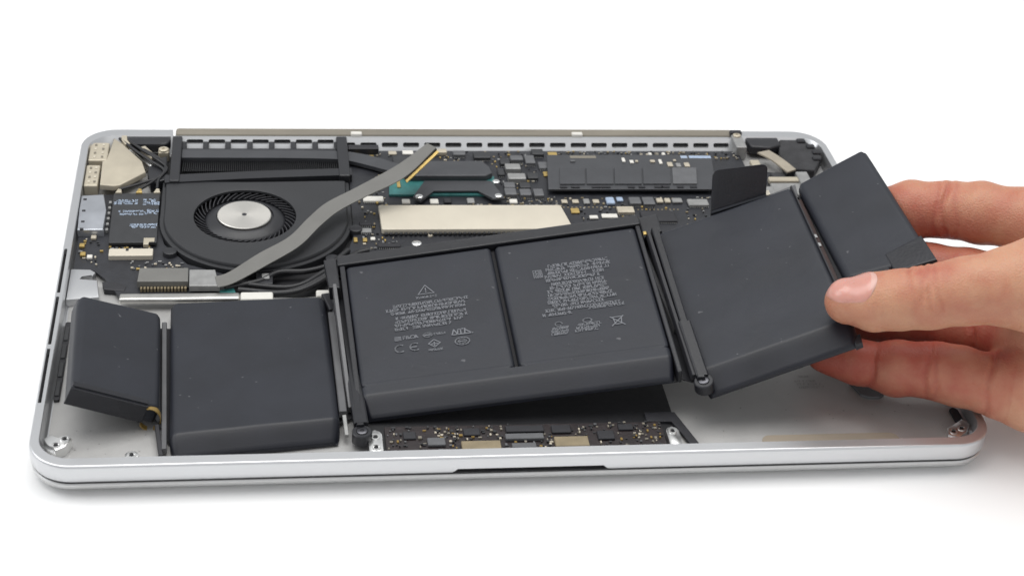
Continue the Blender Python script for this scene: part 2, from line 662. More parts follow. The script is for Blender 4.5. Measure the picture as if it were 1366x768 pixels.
fan = bpy.data.objects.new('fan', None)
COL.objects.link(fan)
fan.parent = laptop
fan.location = Vector((CX, CY, 6)) * S - world_loc(laptop)
bm = new()
loft(bm, [fan_loop(0, 6.2), fan_loop(0, 9.4), fan_loop(0.2, 9.6), fan_loop(1.5, 9.65), fan_loop(1.7, 10.6), fan_loop(2.1, 11.0), fan_circle(20.3, 11.05),
          fan_circle(19.5, 10.8), fan_circle(19.4, 9.9)], True, False)
mk('fan_housing', bm, 'fan_plastic', fan, smooth=35)
bm = new()
prism(bm, circ(CX, CY, 22, 48), 6.25, 6.6)
mk('fan_floor', bm, 'black', fan)
bm = new()
n = 64
loft(bm, [[(CX + r * math.cos(2 * math.pi * k / n), CY + r * math.sin(2 * math.pi * k / n), z) for k in range(n)]
          for r, z in ((16.0, 7.0), (15.8, 8.2), (14.2, 9.4), (12.4, 10.2), (11.4, 10.7), (10.9, 10.7), (10.8, 10.0))], True, True)
imp = mk('impeller', bm, 'black_plastic', fan, smooth=50)
bm = new()
NBL = 43
for k in range(NBL):
    a0 = 2 * math.pi * k / NBL
    prev = None
    for j in range(4):
        t = j / 3
        r = 15.4 + t * 3.8
        a = a0 - 0.30 * t
        d = Vector((math.cos(a), math.sin(a), 0))
        q = Vector((-d.y, d.x, 0)) * 0.30
        c = Vector((CX, CY, 0)) + d * r
        ztop = 9.3 + 0.55 * t
        cur = [bm.verts.new(c + q + Vector((0, 0, 6.9))), bm.verts.new(c - q + Vector((0, 0, 6.9))),
               bm.verts.new(c - q + Vector((0, 0, ztop))), bm.verts.new(c + q + Vector((0, 0, ztop)))]
        if prev:
            for i in range(4):
                bm.faces.new((prev[i], prev[(i + 1) % 4], cur[(i + 1) % 4], cur[i]))
        else:
            bm.faces.new(cur)
        prev = cur
    bm.faces.new(prev[::-1])
bl = mk('fan_blades', bm, 'black', fan)
bl['kind'] = 'stuff'
bm = new()
loft(bm, [[(CX - 0.3 + r * math.cos(2 * math.pi * k / n), CY + 0.2 + r * math.sin(2 * math.pi * k / n), z) for k in range(n)]
          for r, z in ((10.3, 9.8), (10.3, 11.0), (10.0, 11.3), (0.9, 11.3), (0.8, 11.0))])
mk('fan_hub', bm, 'turned_steel', fan, smooth=30, origin=(CX - 0.3, CY + 0.2, 11))
bm = new()
prism(bm, circ(CX - 0.3, CY + 0.2, 0.95, 16), 11.0, 11.34)
mk('fan_axle', bm, 'screw', fan)
for fx, fy in ((38.5, 127.6), (98.3, 121.9), (108.0, 143)):
    bm = new()
    prism(bm, circ(fx, fy, 2.6, 18), 6.2, 9.9, 0.3)
    e = mk('mounting_ear', bm, 'black_plastic', fan, smooth=40)

# -- rubber surround of the fins, fin stack, heat pipe, spreader
sur = bpy.data.objects.new('exhaust_surround', None)
COL.objects.link(sur)
sur.parent = laptop
sur.location = Vector((72, 195, 7)) * S - world_loc(laptop)
bm = new()
box(bm, 36.4, 40.3, 175.5, 212.5, 6.2, 12.3, 0.5, 2)
mk('side_rail', bm, 'black_plastic', sur)
bm = new()
box(bm, 103.2, 107.6, 179.5, 212.5, 6.2, 12.3, 0.5, 2)
mk('side_rail', bm, 'black_plastic', sur)
bm = new()
strap(bm, [(34.6, 181.0, 11.7), (70, 184.2, 11.7), (108.4, 186.6, 11.7)], [(34.6, 175.2, 11.6), (70, 178.6, 11.6), (108.4, 181.2, 11.6)], 5.0)
mk('front_rail', bm, 'black_plastic', sur)
bm = new()
box(bm, 40.4, 103.1, 205.3, 211.2, 6.2, 7.2, 0.2)
mk('rear_ledge', bm, 'white', sur)
for k in range(8):
    bm = new()
    x = 40.3 + 8.93 * k - 0.55
    box(bm, x, x + 2.3, 205.4, 211.4, 7.21, 10.4, 0.35)
    mk('vent_rib', bm, 'black_plastic', sur)
bm = new()
box(bm, 40.4, 103.1, 203.6, 205.3, 6.2, 10.5, 0.3)
mk('cross_bar', bm, 'black_plastic', sur)
bm = new()
for k in range(78):
    x = 41.0 + k * 0.8
    box(bm, x, x + 0.22, 188.2, 203.4, 6.2, 9.4)
fs = mk('heat_fins', bm, 'chip', sur)
fs['kind'] = 'stuff'
bm = new()
strap(bm, [(40.5, 203.3, 10.9), (60, 203.2, 10.9), (85, 203, 10.9), (103.5, 202.4, 10.9), (112, 200.6, 10.8), (120, 196.8, 10.8), (127, 192.0, 11), (134, 189.6, 11.0)],
      [(40.5, 196.6, 10.9), (60, 196.5, 10.9), (85, 196.3, 10.9), (103, 195.4, 10.9), (109, 193.8, 10.8), (116, 190.2, 10.8), (124, 185.6, 11), (134, 183.0, 11.0)], 1.6)
mk('heat_pipe', bm, 'pipe', laptop, smooth=40)
bm = new()
prism(bm, [(133.2, 192.3), (162.3, 192.4), (164.6, 188.0), (165.4, 182.3), (162.4, 180.0), (130.0, 180.1), (129.4, 182.4), (131, 188.5)], 9.6, 11.9, 0.5, 3)
sp = mk('heat_spreader', bm, 'pipe', laptop, smooth=40)
bm = new()
prism(bm, [(123.6, 184.0), (166.5, 184.0), (165.5, 169.2), (122.6, 169.4)], 8.35, 9.3, 0.1)
sub = mk('processor', bm, 'teal', laptop)
bm = new()
box(bm, 126.2, 127.6, 174.5, 180, 9.31, 9.8, 0.1)
mk('capacitor', bm, 'gold', sub)
bm = new()
prism(bm, [(137.4, 178.3), (164.6, 178.2), (168.6, 164.0), (163.4, 163.8), (158.3, 170.2), (140.4, 170.2), (134.6, 162.0), (131.8, 165.6)], 9.7, 10.6, 0.25)
mk('spring_bracket', bm, 'pipe', laptop, smooth=40)
for x, y in ((134.2, 165.0), (166.0, 165.4), (166.4, 176.8)):
    screw(x, y, 10.62, 1.5, 'bright_metal')

# -- logic board and its parts
bm = new()
prism(bm, [(107.7, 207.2), (275, 207.2), (275, 192), (309, 181), (309, 112), (97, 112), (104, 126), (107.2, 140), (107.3, 170)], 7.3, 8.3, 0.1)
board = mk('logic_board', bm, 'board', laptop)
COMPS = [
    ('socket', 'black', 107.9, 120.5, 203.4, 207.0, 11.4), ('capacitor', 'tan', 143.4, 148.9, 202.7, 205.8, 10.2),
    ('chip', 'chipgrey', 151.5, 156.5, 201.1, 204.6, 10.0), ('chip', 'chip', 159.8, 166.8, 198.5, 203.5, 10.0),
    ('inductor', 'chip', 170.3, 174.3, 193.4, 197.4, 10.0), ('inductor', 'silver', 171.8, 178.1, 188.0, 192.4, 10.6),
    ('inductor', 'silver', 171.9, 179.2, 179.8, 184.4, 10.6), ('inductor', 'chipgrey', 174.9, 180.2, 196.4, 200.2, 10.2),
    ('inductor', 'chipgrey', 181.0, 185.1, 194.0, 200.6, 10.0), ('inductor', 'chip', 184.6, 189.7, 201.4, 206.2, 10.0),
    ('inductor', 'chipgrey', 175.3, 179.8, 167.4, 172.4, 10.2), ('inductor', 'chipgrey', 180.9, 184.9, 166.9, 172.4, 10.2),
    ('inductor', 'chipgrey', 169.2, 173.9, 167.8, 173.2, 10.2), ('chip', 'chipgrey', 186.2, 190.5, 190.6, 196.1, 9.4),
    ('inductor', 'chip', 180.2, 184.6, 181.7, 186.1, 9.8), ('inductor', 'chipgrey', 169.6, 174.2, 174.4, 178.6, 9.8),
    ('inductor', 'chip', 176.0, 180.4, 174.0, 178.4, 9.8), ('inductor', 'chip', 168.4, 171.2, 185, 190.5, 9.6),
    ('socket', 'white', 112.1, 120.2, 164.4, 168.2, 9.4), ('chip', 'black', 109.6, 114.4, 146.5, 149.2, 9.2),
    ('chip', 'silver', 109.6, 114.1, 141.3, 144.2, 9.2), ('socket', 'black', 115.9, 124.4, 130.4, 133.0, 9.3),
    ('capacitor', 'white', 138.5, 141.9, 162.8, 166.1, 9.3), ('capacitor', 'black', 144.1, 147.1, 163.4, 166.5, 9.3),
    ('capacitor', 'silver', 153.4, 156.4, 163.1, 166.7, 9.3), ('capacitor', 'blue', 209.8, 213.2, 161.8, 166.6, 9.6),
    ('capacitor', 'blue', 214.4, 217.0, 164.4, 167.3, 9.2), ('inductor', 'chipgrey', 219.1, 223.8, 160.8, 165.9, 10.0),
    ('inductor', 'chipgrey', 224.6, 229.4, 160.2, 165.9, 10.0), ('capacitor', 'tan', 230.6, 233.3, 163.0, 166.1, 9.4),
    ('capacitor', 'tan', 234.0, 236.4, 163.0, 166.1, 9.4), ('capacitor', 'silver', 237.1, 241.3, 162.9, 166.1, 9.4),
    ('socket', 'silver', 243.2, 251.7, 160.1, 164.9, 9.6), ('socket', 'tan', 213.0, 219.8, 154.3, 158.9, 9.8),
    ('capacitor', 'gold', 194.3, 197.7, 155.4, 158.9, 9.0), ('capacitor', 'gold', 191.7, 195.6, 202.6, 205.2, 9.0),
    ('capacitor', 'gold', 187.4, 189.6, 185.0, 188.5, 9.0), ('capacitor', 'gold', 106.9, 108.4, 134.8, 137.8, 9.0),
    ('capacitor', 'gold', 110.4, 112.1, 135.0, 137.4, 9.0), ('capacitor', 'white', 113.4, 115.2, 136.0, 138.0, 9.0),
    ('capacitor', 'white', 127.4, 130.6, 163.0, 165.9, 9.4), ('capacitor', 'white', 170.4, 173.6, 162.8, 165.7, 9.4),
    ('capacitor', 'white', 201.0, 204.4, 150.8, 153.1, 9.2), ('capacitor', 'white', 206.1, 212.5, 151.6, 154.5, 9.0),
    ('chip', 'chip', 176, 186, 147, 153, 9.4), ('chip', 'black', 222, 236, 148, 156, 9.3), ('chip', 'chip', 254, 268, 150, 163, 9.5),
    ('capacitor', 'silver', 200.5, 203.0, 162.5, 166.0, 9.2), ('capacitor', 'tan', 196.0, 198.6, 163.2, 165.8, 9.0),
    ('capacitor', 'tan', 191.6, 194.0, 163.2, 165.8, 9.0), ('capacitor', 'tan', 204.4, 207.0, 163.2, 165.8, 9.0),
    ('chip', 'chip', 126, 141, 194.5, 201.5, 9.3), ('capacitor', 'tan', 124.6, 128.0, 203.0, 205.6, 9.2), ('capacitor', 'gold', 116.4, 118.4, 200.2, 202.2, 9.2),
    ('capacitor', 'gold', 110.6, 112.4, 201.2, 203.0, 9.2), ('capacitor', 'white', 130.5, 135.0, 203.4, 206.4, 9.0), ('socket', 'silver', 277, 289, 168, 175, 9.6),
]
for nme, mm, x0, x1, y0, y1, zt in COMPS:
    bm = new()
    box(bm, x0, x1, y0, y1, 8.31, zt, min(0.35, (zt - 8.3) * 0.25), 2 if zt > 9.7 else 1)
    o = mk(nme, bm, mm, board)
# cream shield with a perforated lower edge
bm = new()
prism(bm, [(117.6, 158.4), (118.4, 159), (189.6, 158.6), (190.2, 158.0), (192.6, 141.0), (192.0, 140.4), (118.6, 140.6), (117.9, 141.2)], 8.6, 10.7, 0.35, 3)
shd = mk('shield_can', bm, 'cream_metal', board, smooth=40)
bm = new()
for k in range(38):
    box(bm, 119 + k * 1.9, 120.1 + k * 1.9, 139.3, 140.5, 8.31, 9.5, 0.15)
bt = mk('shield_tabs', bm, 'chip', board)
bt['kind'] = 'stuff'
screw(130.8, 133.6, 8.32, 1.9, 'bright_metal', board)
screw(136.5, 139.2, 8.32, 0.9, 'tan', board)


def scatter(name, regions, n, parent, z, sizes=(0.5, 1.3), mats=('tan', 'white', 'gold', 'chip', 'chipgrey', 'silver'), hmax=0.7, avoid=()):
    """surface-mount parts too small to pick apart, one mesh for each finish"""
    bms = {m_: new() for m_ in mats}
    for _ in range(n):
        x0, x1, y0, y1 = random.choice(regions)
        x, y = random.uniform(x0, x1), random.uniform(y0, y1)
        if any(a - 0.5 < x < b + 0.5 and c - 0.5 < y < d + 0.5 for a, b, c, d in avoid):
            continue
        a, b = random.uniform(*sizes), random.uniform(sizes[0], sizes[1] * 0.75)
        if random.random() < 0.5:
            a, b = b, a
        m_ = random.choice(mats)
        box(bms[m_], x - a / 2, x + a / 2, y - b / 2, y + b / 2, z, z + random.uniform(0.25, hmax))
    for m_, b_ in bms.items():
        if len(b_.verts) == 0:
            b_.free()
            continue
        o = mk(name, b_, m_, parent)
        o['kind'] = 'stuff'


AV = [(c[2], c[3], c[4], c[5]) for c in COMPS] + [(117, 193, 138.5, 159.5), (122, 168, 163, 193), (186, 262, 169, 199.5)]
scatter('small_components', [(110, 191, 193, 206.5), (168, 191, 160, 200), (110, 124, 128, 180), (124, 190, 160, 168), (190, 262, 150, 168), (196, 274, 199, 206.5)],
        800, board, 8.31, avoid=AV, mats=('tan', 'chip', 'chipgrey', 'silver', 'black', 'gold', 'hinge_brown', 'brass'), sizes=(0.35, 1.2))

bm = new()                              # solder pins along the chips
for c in COMPS:
    if c[0] not in ('chip', 'socket', 'inductor'):
        continue
    x = c[2] + 0.4
    while x < c[3] - 0.3:
        for y0, y1 in ((c[4] - 0.55, c[4] - 0.03), (c[5] + 0.03, c[5] + 0.55)):
            box(bm, x, x + 0.3, y0, y1, 8.31, 8.62)
        x += 0.75
o = mk('solder_pins', bm, 'silver', board)
o['kind'] = 'stuff'
for x0, y0, x1, y1 in ((121, 126, 150, 122), (196, 147, 216, 141), (240, 147, 262, 141), (111, 175, 122, 190), (192, 160.5, 214, 160.5), (222, 158.5, 240, 158.5)):
    bm = new()                          # rows of test pads
    k = int(max(abs(x1 - x0), abs(y1 - y0)) / 1.6)
    for i in range(k):
        prism(bm, circ(x0 + (x1 - x0) * i / k, y0 + (y1 - y0) * i / k, 0.4, 8), 8.31, 8.4)
    o = mk('test_pads', bm, 'brass', board)
    o['kind'] = 'stuff'

# -- solid state drive
bm = new()
prism(bm, [(190.4, 199.2), (261.0, 199.2), (257.0, 170.4), (187.0, 170.6)], 10.0, 10.9, 0.15)
ssd = mk('solid_state_drive', bm, 'pipe', laptop)
for (a, b), (c, d) in zip(((194.0, 204.6), (205.2, 216.5), (217.1, 228.5), (229.1, 240.8), (241.6, 251.9)),
                          ((192.2, 202.6), (203.3, 214.4), (214.9, 226.2), (226.8, 238.3), (239.2, 249.3))):
    bm = new()
    prism(bm, [(a, 187.4), (b, 187.4), (d, 174.0), (c, 174.0)], 10.91, 11.5, 0.15)
    mk('memory_chip', bm, 'chipgrey' if c > 239 else 'pipe', ssd)
bm = new()
for x in (192, 196.5, 205, 209, 220, 224.5, 231, 234, 240.5, 246):
    box(bm, x, x + random.uniform(2.5, 4), 171.4, 172.6, 10.91, 11.3)
o = mk('contact_row', bm, 'black', ssd)
o['kind'] = 'stuff'
for x, y, w, h, m_ in ((221.5, 192.5, 1.3, 3.2, 'white'), (224.6, 191.4, 1.6, 2.4, 'white'), (227.0, 192.4, 1.2, 1.4, 'tan'), (233.4, 192.2, 2.0, 1.8, 'tan'),
                       (237.0, 190.8, 1.3, 3.6, 'white'), (240.2, 188.6, 2.2, 3.4, 'tan'), (243.8, 188.2, 2.0, 3.0, 'silver'), (247.4, 188.4, 2.2, 3.2, 'tan'),
                       (243.4, 193.2, 1.2, 1.2, 'tan'), (199.5, 192.6, 2.0, 1.2, 'chipgrey')):
    bm = new()
    box(bm, x, x + w, y, y + h, 10.91, 11.5, 0.12)
    mk('capacitor', bm, m_, ssd)
for x0, x1, m_ in ((247.4, 250.2, 'print_white'), (251.0, 260.4, 'blue'), (200, 211, 'hinge_brown')):
    bm = new()
    box(bm, x0, x1, 196.3, 198.4, 10.905, 10.95)
    mk('sticker', bm, m_, ssd)
for x in (234.4, 237.4, 240.2):
    bm = new()
    box(bm, x, x + 1.4, 200.4, 202.4, 8.31, 10.4, 0.2)
    mk('capacitor', bm, 'white' if x != 237.4 else 'hinge_brown', board)

# -- left side boards
bm = new()
prism(bm, [(4.2, 172), (33.2, 172), (33.0, 150), (36, 135), (45, 121), (60, 113.5), (63, 112.5), (63, 99.5), (22, 99.5), (16, 112), (12, 117), (4.2, 117.5)], 7.0, 8.0, 0.1)
io = mk('input_output_board', bm, 'board', laptop)
bm = new()
prism(bm, [(2.8 + .6, 166.4), (12.0, 167.3), (13.5, 155.3), (13.6, 141.0), (4.0, 141.1), (3.6, 155.4)], 8.01, 11.0, 0.45, 3)
sh = mk('card_reader_shell', bm, 'shield', laptop, smooth=40)
for x, y in ((4.4, 164), (4.6, 155.5), (4.9, 147.5), (4.9, 142.2)):
    bm = new()
    box(bm, x, x + 1.3, y - 1.2, y, 10.6, 11.15, 0.1)
    mk('latch_window', bm, 'black', sh)
bm = new()
for y in range(6):
    box(bm, 13.9, 15.0, 143 + y * 4, 144.6 + y * 4, 8.01, 9.6, 0.15)
o = mk('solder_tabs', bm, 'silver', sh)
o['kind'] = 'stuff'
# wireless card
bm = new()
prism(bm, [(15.4, 169.8), (33.0, 169.8), (33.4, 133.4), (15.9, 133.4)], 8.6, 9.9, 0.15)
wl = mk('wireless_card', bm, 'chip', laptop)
for x in (17.2, 25.0, 31.8):
    bm = new()
    prism(bm, [(x - 1.2, 169.4), (x + 1.3, 169.4), (x + 0.9, 172.2), (x - 0.2, 172.6)], 9.2, 10.6, 0.2)
    mk('antenna_plug', bm, 'gold' if x == 25 else 'champagne', wl)


def glyphs(bm, x, y, w, h, place, gap=0.32, wght=0.16, dens=0.85):
    """a line of tiny printed characters, too small to read; place(x, y) gives the point on the surface"""
    cx = x
    while cx < x + w:
        cw = h * random.uniform(0.45, 0.7)
        if random.random() > dens:
            cx += cw
            continue
        st = random.sample([(0, 0, 0, 1), (0, 1, 1, 1), (0, .5, 1, .5), (0, 0, 1, 0), (1, 0, 1, 1), (0, 1, 1, 0), (0, 0, 1, 1)], random.choice((2, 3, 3)))
        for x0, y0, x1, y1 in st:
            stroke(bm, cx + x0 * cw * .8, y + y0 * h, cx + x1 * cw * .8, y + y1 * h, wght * h * 0.9, place)
        cx += cw * (1 + gap)


def stroke(bm, x0, y0, x1, y1, w, place):
    d = math.hypot(x1 - x0, y1 - y0) or 1
    nx, ny = -(y1 - y0) / d * w / 2, (x1 - x0) / d * w / 2
    ex, ey = (x1 - x0) / d * w / 2, (y1 - y0) / d * w / 2
    v = [bm.verts.new(place(*p)) for p in ((x0 + nx - ex, y0 + ny - ey), (x1 + nx + ex, y1 + ny + ey), (x1 - nx + ex, y1 - ny + ey), (x0 - nx - ex, y0 - ny - ey))]
    bm.faces.new(v)


def arc(bm, cx, cy, rx, ry, a0, a1, w, place, n=14):
    P = [(cx + rx * math.cos(math.radians(a0 + (a1 - a0) * k / n)), cy + ry * math.sin(math.radians(a0 + (a1 - a0) * k / n))) for k in range(n + 1)]
    for a, b in zip(P, P[1:]):
        stroke(bm, *a, *b, w, place)


wp = lambda x, y: Vector((x, y, 9.93))
bm = new()
for x, y, w, h in ((16.2, 161.6, 8.2, 3.4), (27.2, 161.2, 5.2, 4.2), (17.4, 155.6, 10, 1.3), (17.6, 153.4, 9.4, 1.3), (27.8, 154.0, 4.8, 3.6), (23.0, 144.0, 9.4, 3.0)):
    rows = max(1, round(h / 1.7))
    for r_ in range(rows):
        glyphs(bm, x, y + r_ * h / rows, w, h / rows * 0.85, wp, wght=0.34, gap=0.12)
mk('printed_label', bm, 'print_white', wl)
bm = new()
prism(bm, rrect(16.4, 32.4, 124.4, 129.4, 0.5, 3), 8.01, 9.9, 0.25)
cn = mk('card_socket', bm, 'cream_metal', io)
bm = new()
box(bm, 22.5, 23.5, 127.6, 129.41, 9.4, 9.95)
mk('socket_slot', bm, 'black', cn)
bm = new()
prism(bm, [(28.6, 136.5), (32.6, 136.5), (32.6, 133.9), (30.5, 133.6), (30.5, 131.8), (28.6, 131.8)], 8.6, 10.1, 0.15)
mk('clip', bm, 'champagne', wl)
scatter('small_components', [(5, 14, 119, 139), (24, 36, 117, 123), (15.5, 33, 130.4, 132.8), (36, 44, 115, 122)], 70, io, 8.01,
        mats=('tan', 'chip', 'silver', 'gold', 'chipgrey'), avoid=[(16, 33, 124, 130)])
for x, y, m_ in ((5.2, 132.5, 'gold'), (6.0, 126.5, 'gold'), (9.0, 138.2, 'tan'), (8.6, 124.5, 'white')):
    bm = new()
    box(bm, x, x + 2, y, y + 2.2, 8.01, 9.1, 0.2)
    mk('capacitor', bm, m_, io)
# champagne bracket with the two ports at the corner
bm = new()
prism(bm, [(12.7, 212.0), (16.5, 206.6), (25.0, 192.6), (26.9, 183.7), (17.6, 173.4), (15.0, 172.8), (9.9, 173.8), (9.5, 192.6), (11.6, 193.6)], 9.4, 11.6, 0.4, 3)
mk('port_bracket', bm, 'champagne', laptop, smooth=40)
for (x0, x1, y0, y1), nm in (((3.7, 11.2, 194.2, 209), 'power_port'), ((3.6, 8.9, 174, 190.5), 'side_port')):
    bm = new()
    box(bm, x0, x1, y0, y1, 6.0, 11.0, 0.5, 2)
    pt = mk(nm, bm, 'champagne', laptop)
    for q in range(4):
        for s_ in (0, 1):
            bm = new()
            xx, yy = x0 + (x1 - x0) * (0.25 + 0.4 * s_), y0 + (y1 - y0) * (0.14 + 0.22 * q)
            box(bm, xx, xx + 0.9, yy, yy + 1.4, 11.01, 11.25, 0.1)
            mk('spring_tab', bm, 'hinge_brown' if (q + s_) % 2 else 'cream_metal', pt)
# dark hinge caps at the two rear corners, foam and cables
bm = new()
prism(bm, rrect(17.5, 35.5, 206.5, 217.5, 4.0, 6), 8.0, 11.6, 0.9, 3)
mk('hinge_cap', bm, 'black_plastic', laptop, smooth=40)
bm = new()
prism(bm, [(279, 215.5), (294, 214.6), (293.5, 207), (288, 204.4), (280, 205.6)], 8.0, 11.6, 0.9, 3)
mk('hinge_cap', bm, 'black_plastic', laptop, smooth=40)
bm = new()
prism(bm, [(14.6, 213.5), (18.6, 216.8), (16.2, 210), (25.8, 196.5), (30.5, 192), (28, 190), (26.4, 192.6)], 8.0, 10.8, 0.4)
mk('corner_cover', bm, 'bright_metal', laptop)
for pts in ([(15.6, 217.2), (17.8, 217.6), (17.9, 209.5), (19.6, 206.8), (17.6, 206.2), (15.8, 210)], [(23.8, 203.8), (25.6, 204.8), (30.2, 197.0), (28.6, 194.6)]):
    bm = new()
    prism(bm, pts, 9.0, 11.9, 0.3)
    mk('hinge_clip', bm, 'champagne', laptop)
screw(33.0, 203.5, 10.6, 2.0, 'champagne', name='hinge_screw')
bm = new()
box(bm, 30.9, 35.2, 201.5, 205.6, 6.0, 10.6, 0.4)
mk('hinge_foot', bm, 'champagne', laptop)
bm = new()
prism(bm, [(27.4, 195.0), (34.5, 199), (35.6, 180), (29, 177), (27.6, 184)], 6.0, 10.4, 0.5)
mk('antenna_block', bm, 'black_plastic', laptop)
for pts in ([(15, 212, 11.2), (22, 201, 11.6), (28, 193, 11.6), (34, 186, 11), (32, 179, 10.5), (31.8, 172.6, 10.2)],
            [(18, 211, 11.2), (24.5, 201.5, 11.8), (30, 194.5, 11.9), (35, 187, 11), (30, 178, 10.6), (25.2, 172.4, 10.2)],
            [(22, 206, 11), (28, 199, 11.6), (34, 191, 11.4), (33, 182, 10.8), (25, 176, 10.6), (17.4, 172.2, 10.2)]):
    bm = new()
    tube(bm, pts, 0.62, 8)
    mk('antenna_cable', bm, 'cable', laptop, smooth=60)
# right rear corner
bm = new()
box(bm, 273.2, 277.8, 203.6, 216.0, 6.0, 12.3, 0.5, 2)
hp = mk('hinge_post', bm, 'silver', laptop)
screw(275.5, 213.6, 12.3, 1.7, 'champagne', hp)
bm = new()
box(bm, 272.9, 278.1, 214.6, 217.2, 10.6, 13.4, 0.4)
mk('post_cap', bm, 'black', hp)
bm = new()
prism(bm, [(294.6, 213.6), (299, 216.5), (304.2, 214.8), (309.0, 206), (309.5, 198), (302.9, 186.1), (292.0, 188.0), (291.4, 200)], 6.0, 10.8, 0.6, 2)
mk('speaker_foam', bm, 'foam', laptop)
for x, y in ((303.5, 211), (306.4, 206), (307.6, 200.8), (306.2, 195.5)):
    bm = new()
    box(bm, x - 1.6, x + 2.0, y - 1.3, y + 1.5, 8, 11.9, 0.4)
    mk('foam_block', bm, 'black', laptop)
bm = new()
strap(bm, [(281.6, 200.6, 11.4), (286, 194, 11.6), (290.4, 184.0, 11.2)], [(287.2, 202.6, 11.4), (291, 195, 11.6), (294.8, 186.4, 11.2)], 0.7)
mk('shield_strip', bm, 'hinge_clip_tan', laptop)
for x0, x1, y0, y1, zt, m_ in ((281.5, 296.5, 178.2, 181.6, 10.4, 'champagne'), (294, 299, 174.5, 184.5, 11.2, 'silver'), (281.4, 295, 168.0, 177.4, 9.8, 'silver'),
                               (277.2, 281.2, 189, 196, 10.4, 'champagne'), (284, 290, 183, 187, 9.4, 'chip')):
    bm = new()
    box(bm, x0, x1, y0, y1, 8.31, zt, 0.35)
    mk('connector', bm, m_, laptop)

# -- ribbon cable lying over the fan, its gold end free
RA = [(55.4, 106.6, 11.9), (60.5, 109.2, 12.2), (71.1, 119.5, 13.5), (82.2, 128.5, 15.0), (90.0, 140.9, 16.0), (97.1, 150.3, 17.0), (108.7, 158.3, 19.0), (125.5, 170.8, 22.0), (138.1, 181.4, 26.0)]
RB = [(56.6, 99.6, 11.9), (62.5, 102.2, 12.2), (74.6, 112.2, 13.5), (86.0, 122.1, 15.0), (94.4, 135.3, 16.0), (101.5, 144.1, 17.0), (112.1, 151.4, 19.0), (127.8, 161.3, 22.0), (141.4, 177.7, 26.0)]
bm = new()
strap(bm, RA, RB, 0.35)
rc = mk('ribbon_cable', bm, 'ribbon', laptop, smooth=40)
bm = new()
A = catmull(RA, 8)
B = catmull(RB, 8)
e0, e1, f0, f1 = A[-1], B[-1], A[-9], B[-9]
strap(bm, [tuple(f0.lerp(f1, 0.80) + Vector((0, 0, -0.8))), tuple(e0.lerp(e1, 0.7) + Vector((0, 0, -0.8)))],
      [tuple(f0.lerp(f1, 1.18) + Vector((0.3, 0, -1.5))), tuple(e0.lerp(e1, 1.25) + Vector((0.3, 0, -1.5)))], 0.5)
mk('gold_contacts', bm, 'gold', rc)
bm = new()
strap(bm, [tuple(f0.lerp(f1, 0.55) + Vector((0, 0, -0.36))), tuple(e0.lerp(e1, 0.55) + Vector((0, 0, -0.36)))],
      [tuple(f0.lerp(f1, 1.05) + Vector((0, 0, -0.36))), tuple(e0.lerp(e1, 1.05) + Vector((0, 0, -0.36)))], 0.8)
mk('stiffener', bm, 'black', rc)
bm = new()
prism(bm, [(28.4, 113.4), (45.8, 113.2), (46.0, 104.2), (28.0, 104.4)], 8.9, 11.6, 0.3, 2)
rcn = mk('ribbon_connector', bm, 'ribbon', laptop)
bm = new()
prism(bm, [(46.2, 112.0), (55.4, 111.8), (57.2, 101.0), (46.4, 101.2)], 9.2, 11.6, 0.3, 2)
mk('cable_sleeve', bm, 'silver', rcn)
bm = new()
for k in range(14):
    box(bm, 29 + k * 1.2, 29.8 + k * 1.2, 102.6, 104.1, 8.01, 9.6, 0.1)
o = mk('connector_pins', bm, 'brass', rcn)
o['kind'] = 'stuff'
# slim metal bar with a white pad, teal flex next to it
bm = new()
box(bm, 22.0, 64.5, 94.6, 98.8, 8.0, 10.4, 0.9, 3)
mk('antenna_bar', bm, 'steel', laptop, smooth=40)
bm = new()
box(bm, 64.6, 76.2, 93.4, 98.2, 8.0, 10.8, 0.7, 3)
mk('antenna_pad', bm, 'white', laptop, smooth=40)
bm = new()
box(bm, 91.5, 97.5, 96.0, 100.0, 8.0, 10.2, 0.7, 3)
mk('antenna_pad', bm, 'white', laptop, smooth=40)
bm = new()
prism(bm, [(57, 101.5), (62, 103.8), (63, 99.6), (58, 98.4)], 8.01, 9.4, 0.3)
mk('teal_flex', bm, 'teal', laptop)
for pts, r in (([(59, 102.9, 9.6), (71, 106.6, 9.6), (78.4, 112.6, 9.6), (88, 113.4, 9.4), (97, 118, 9.2), (104.5, 128, 9.2)], 1.1),
               ([(63.8, 101.8, 9.2), (80.4, 99.6, 9.2), (92.8, 107.8, 9.2), (105.9, 124.1, 9.2), (112, 128, 9.2)], 1.2),
               ([(64.3, 105.5, 9.4), (83.1, 102.7, 9.6), (95.4, 113.1, 9.6), (108, 125.5, 9.6)], 1.0),
               ([(71.0, 98.8, 9.2), (85.8, 100.9, 9.2), (99, 112.9, 9.2), (112, 124.0, 9.2)], 1.2)):
    bm = new()
    tube(bm, pts, r, 8)
    mk('power_cable', bm, 'cable', laptop, smooth=60)
bm = new()
box(bm, 70.2, 76.2, 104.6, 112.4, 7, 9.9, 0.4, 2)
mk('cable_plug', bm, 'black_plastic', laptop)
bm = new()
box(bm, 72.2, 75.0, 107.2, 110.6, 9.91, 10.6, 0.25)
mk('cable_plug', bm, 'silver', laptop)
bm = new()
prism(bm, [(3.6, 117.3), (10.5, 116.8), (12.6, 114.8), (11.6, 112.2), (7.5, 112.6), (6.4, 109.6), (13.5, 109.8), (15.0, 98.4), (3.6, 97)], 6.0, 9.0, 0.6, 2)
mk('case_bracket', bm, 'aluminium', laptop, smooth=40)
bm = new()
prism(bm, [(15.2, 109.5), (20.5, 109.5), (24, 106.5), (23.5, 103.4), (16.2, 104.6)], 5.96, 8.2, 0.3)
mk('bracket_pocket', bm, 'black', laptop)

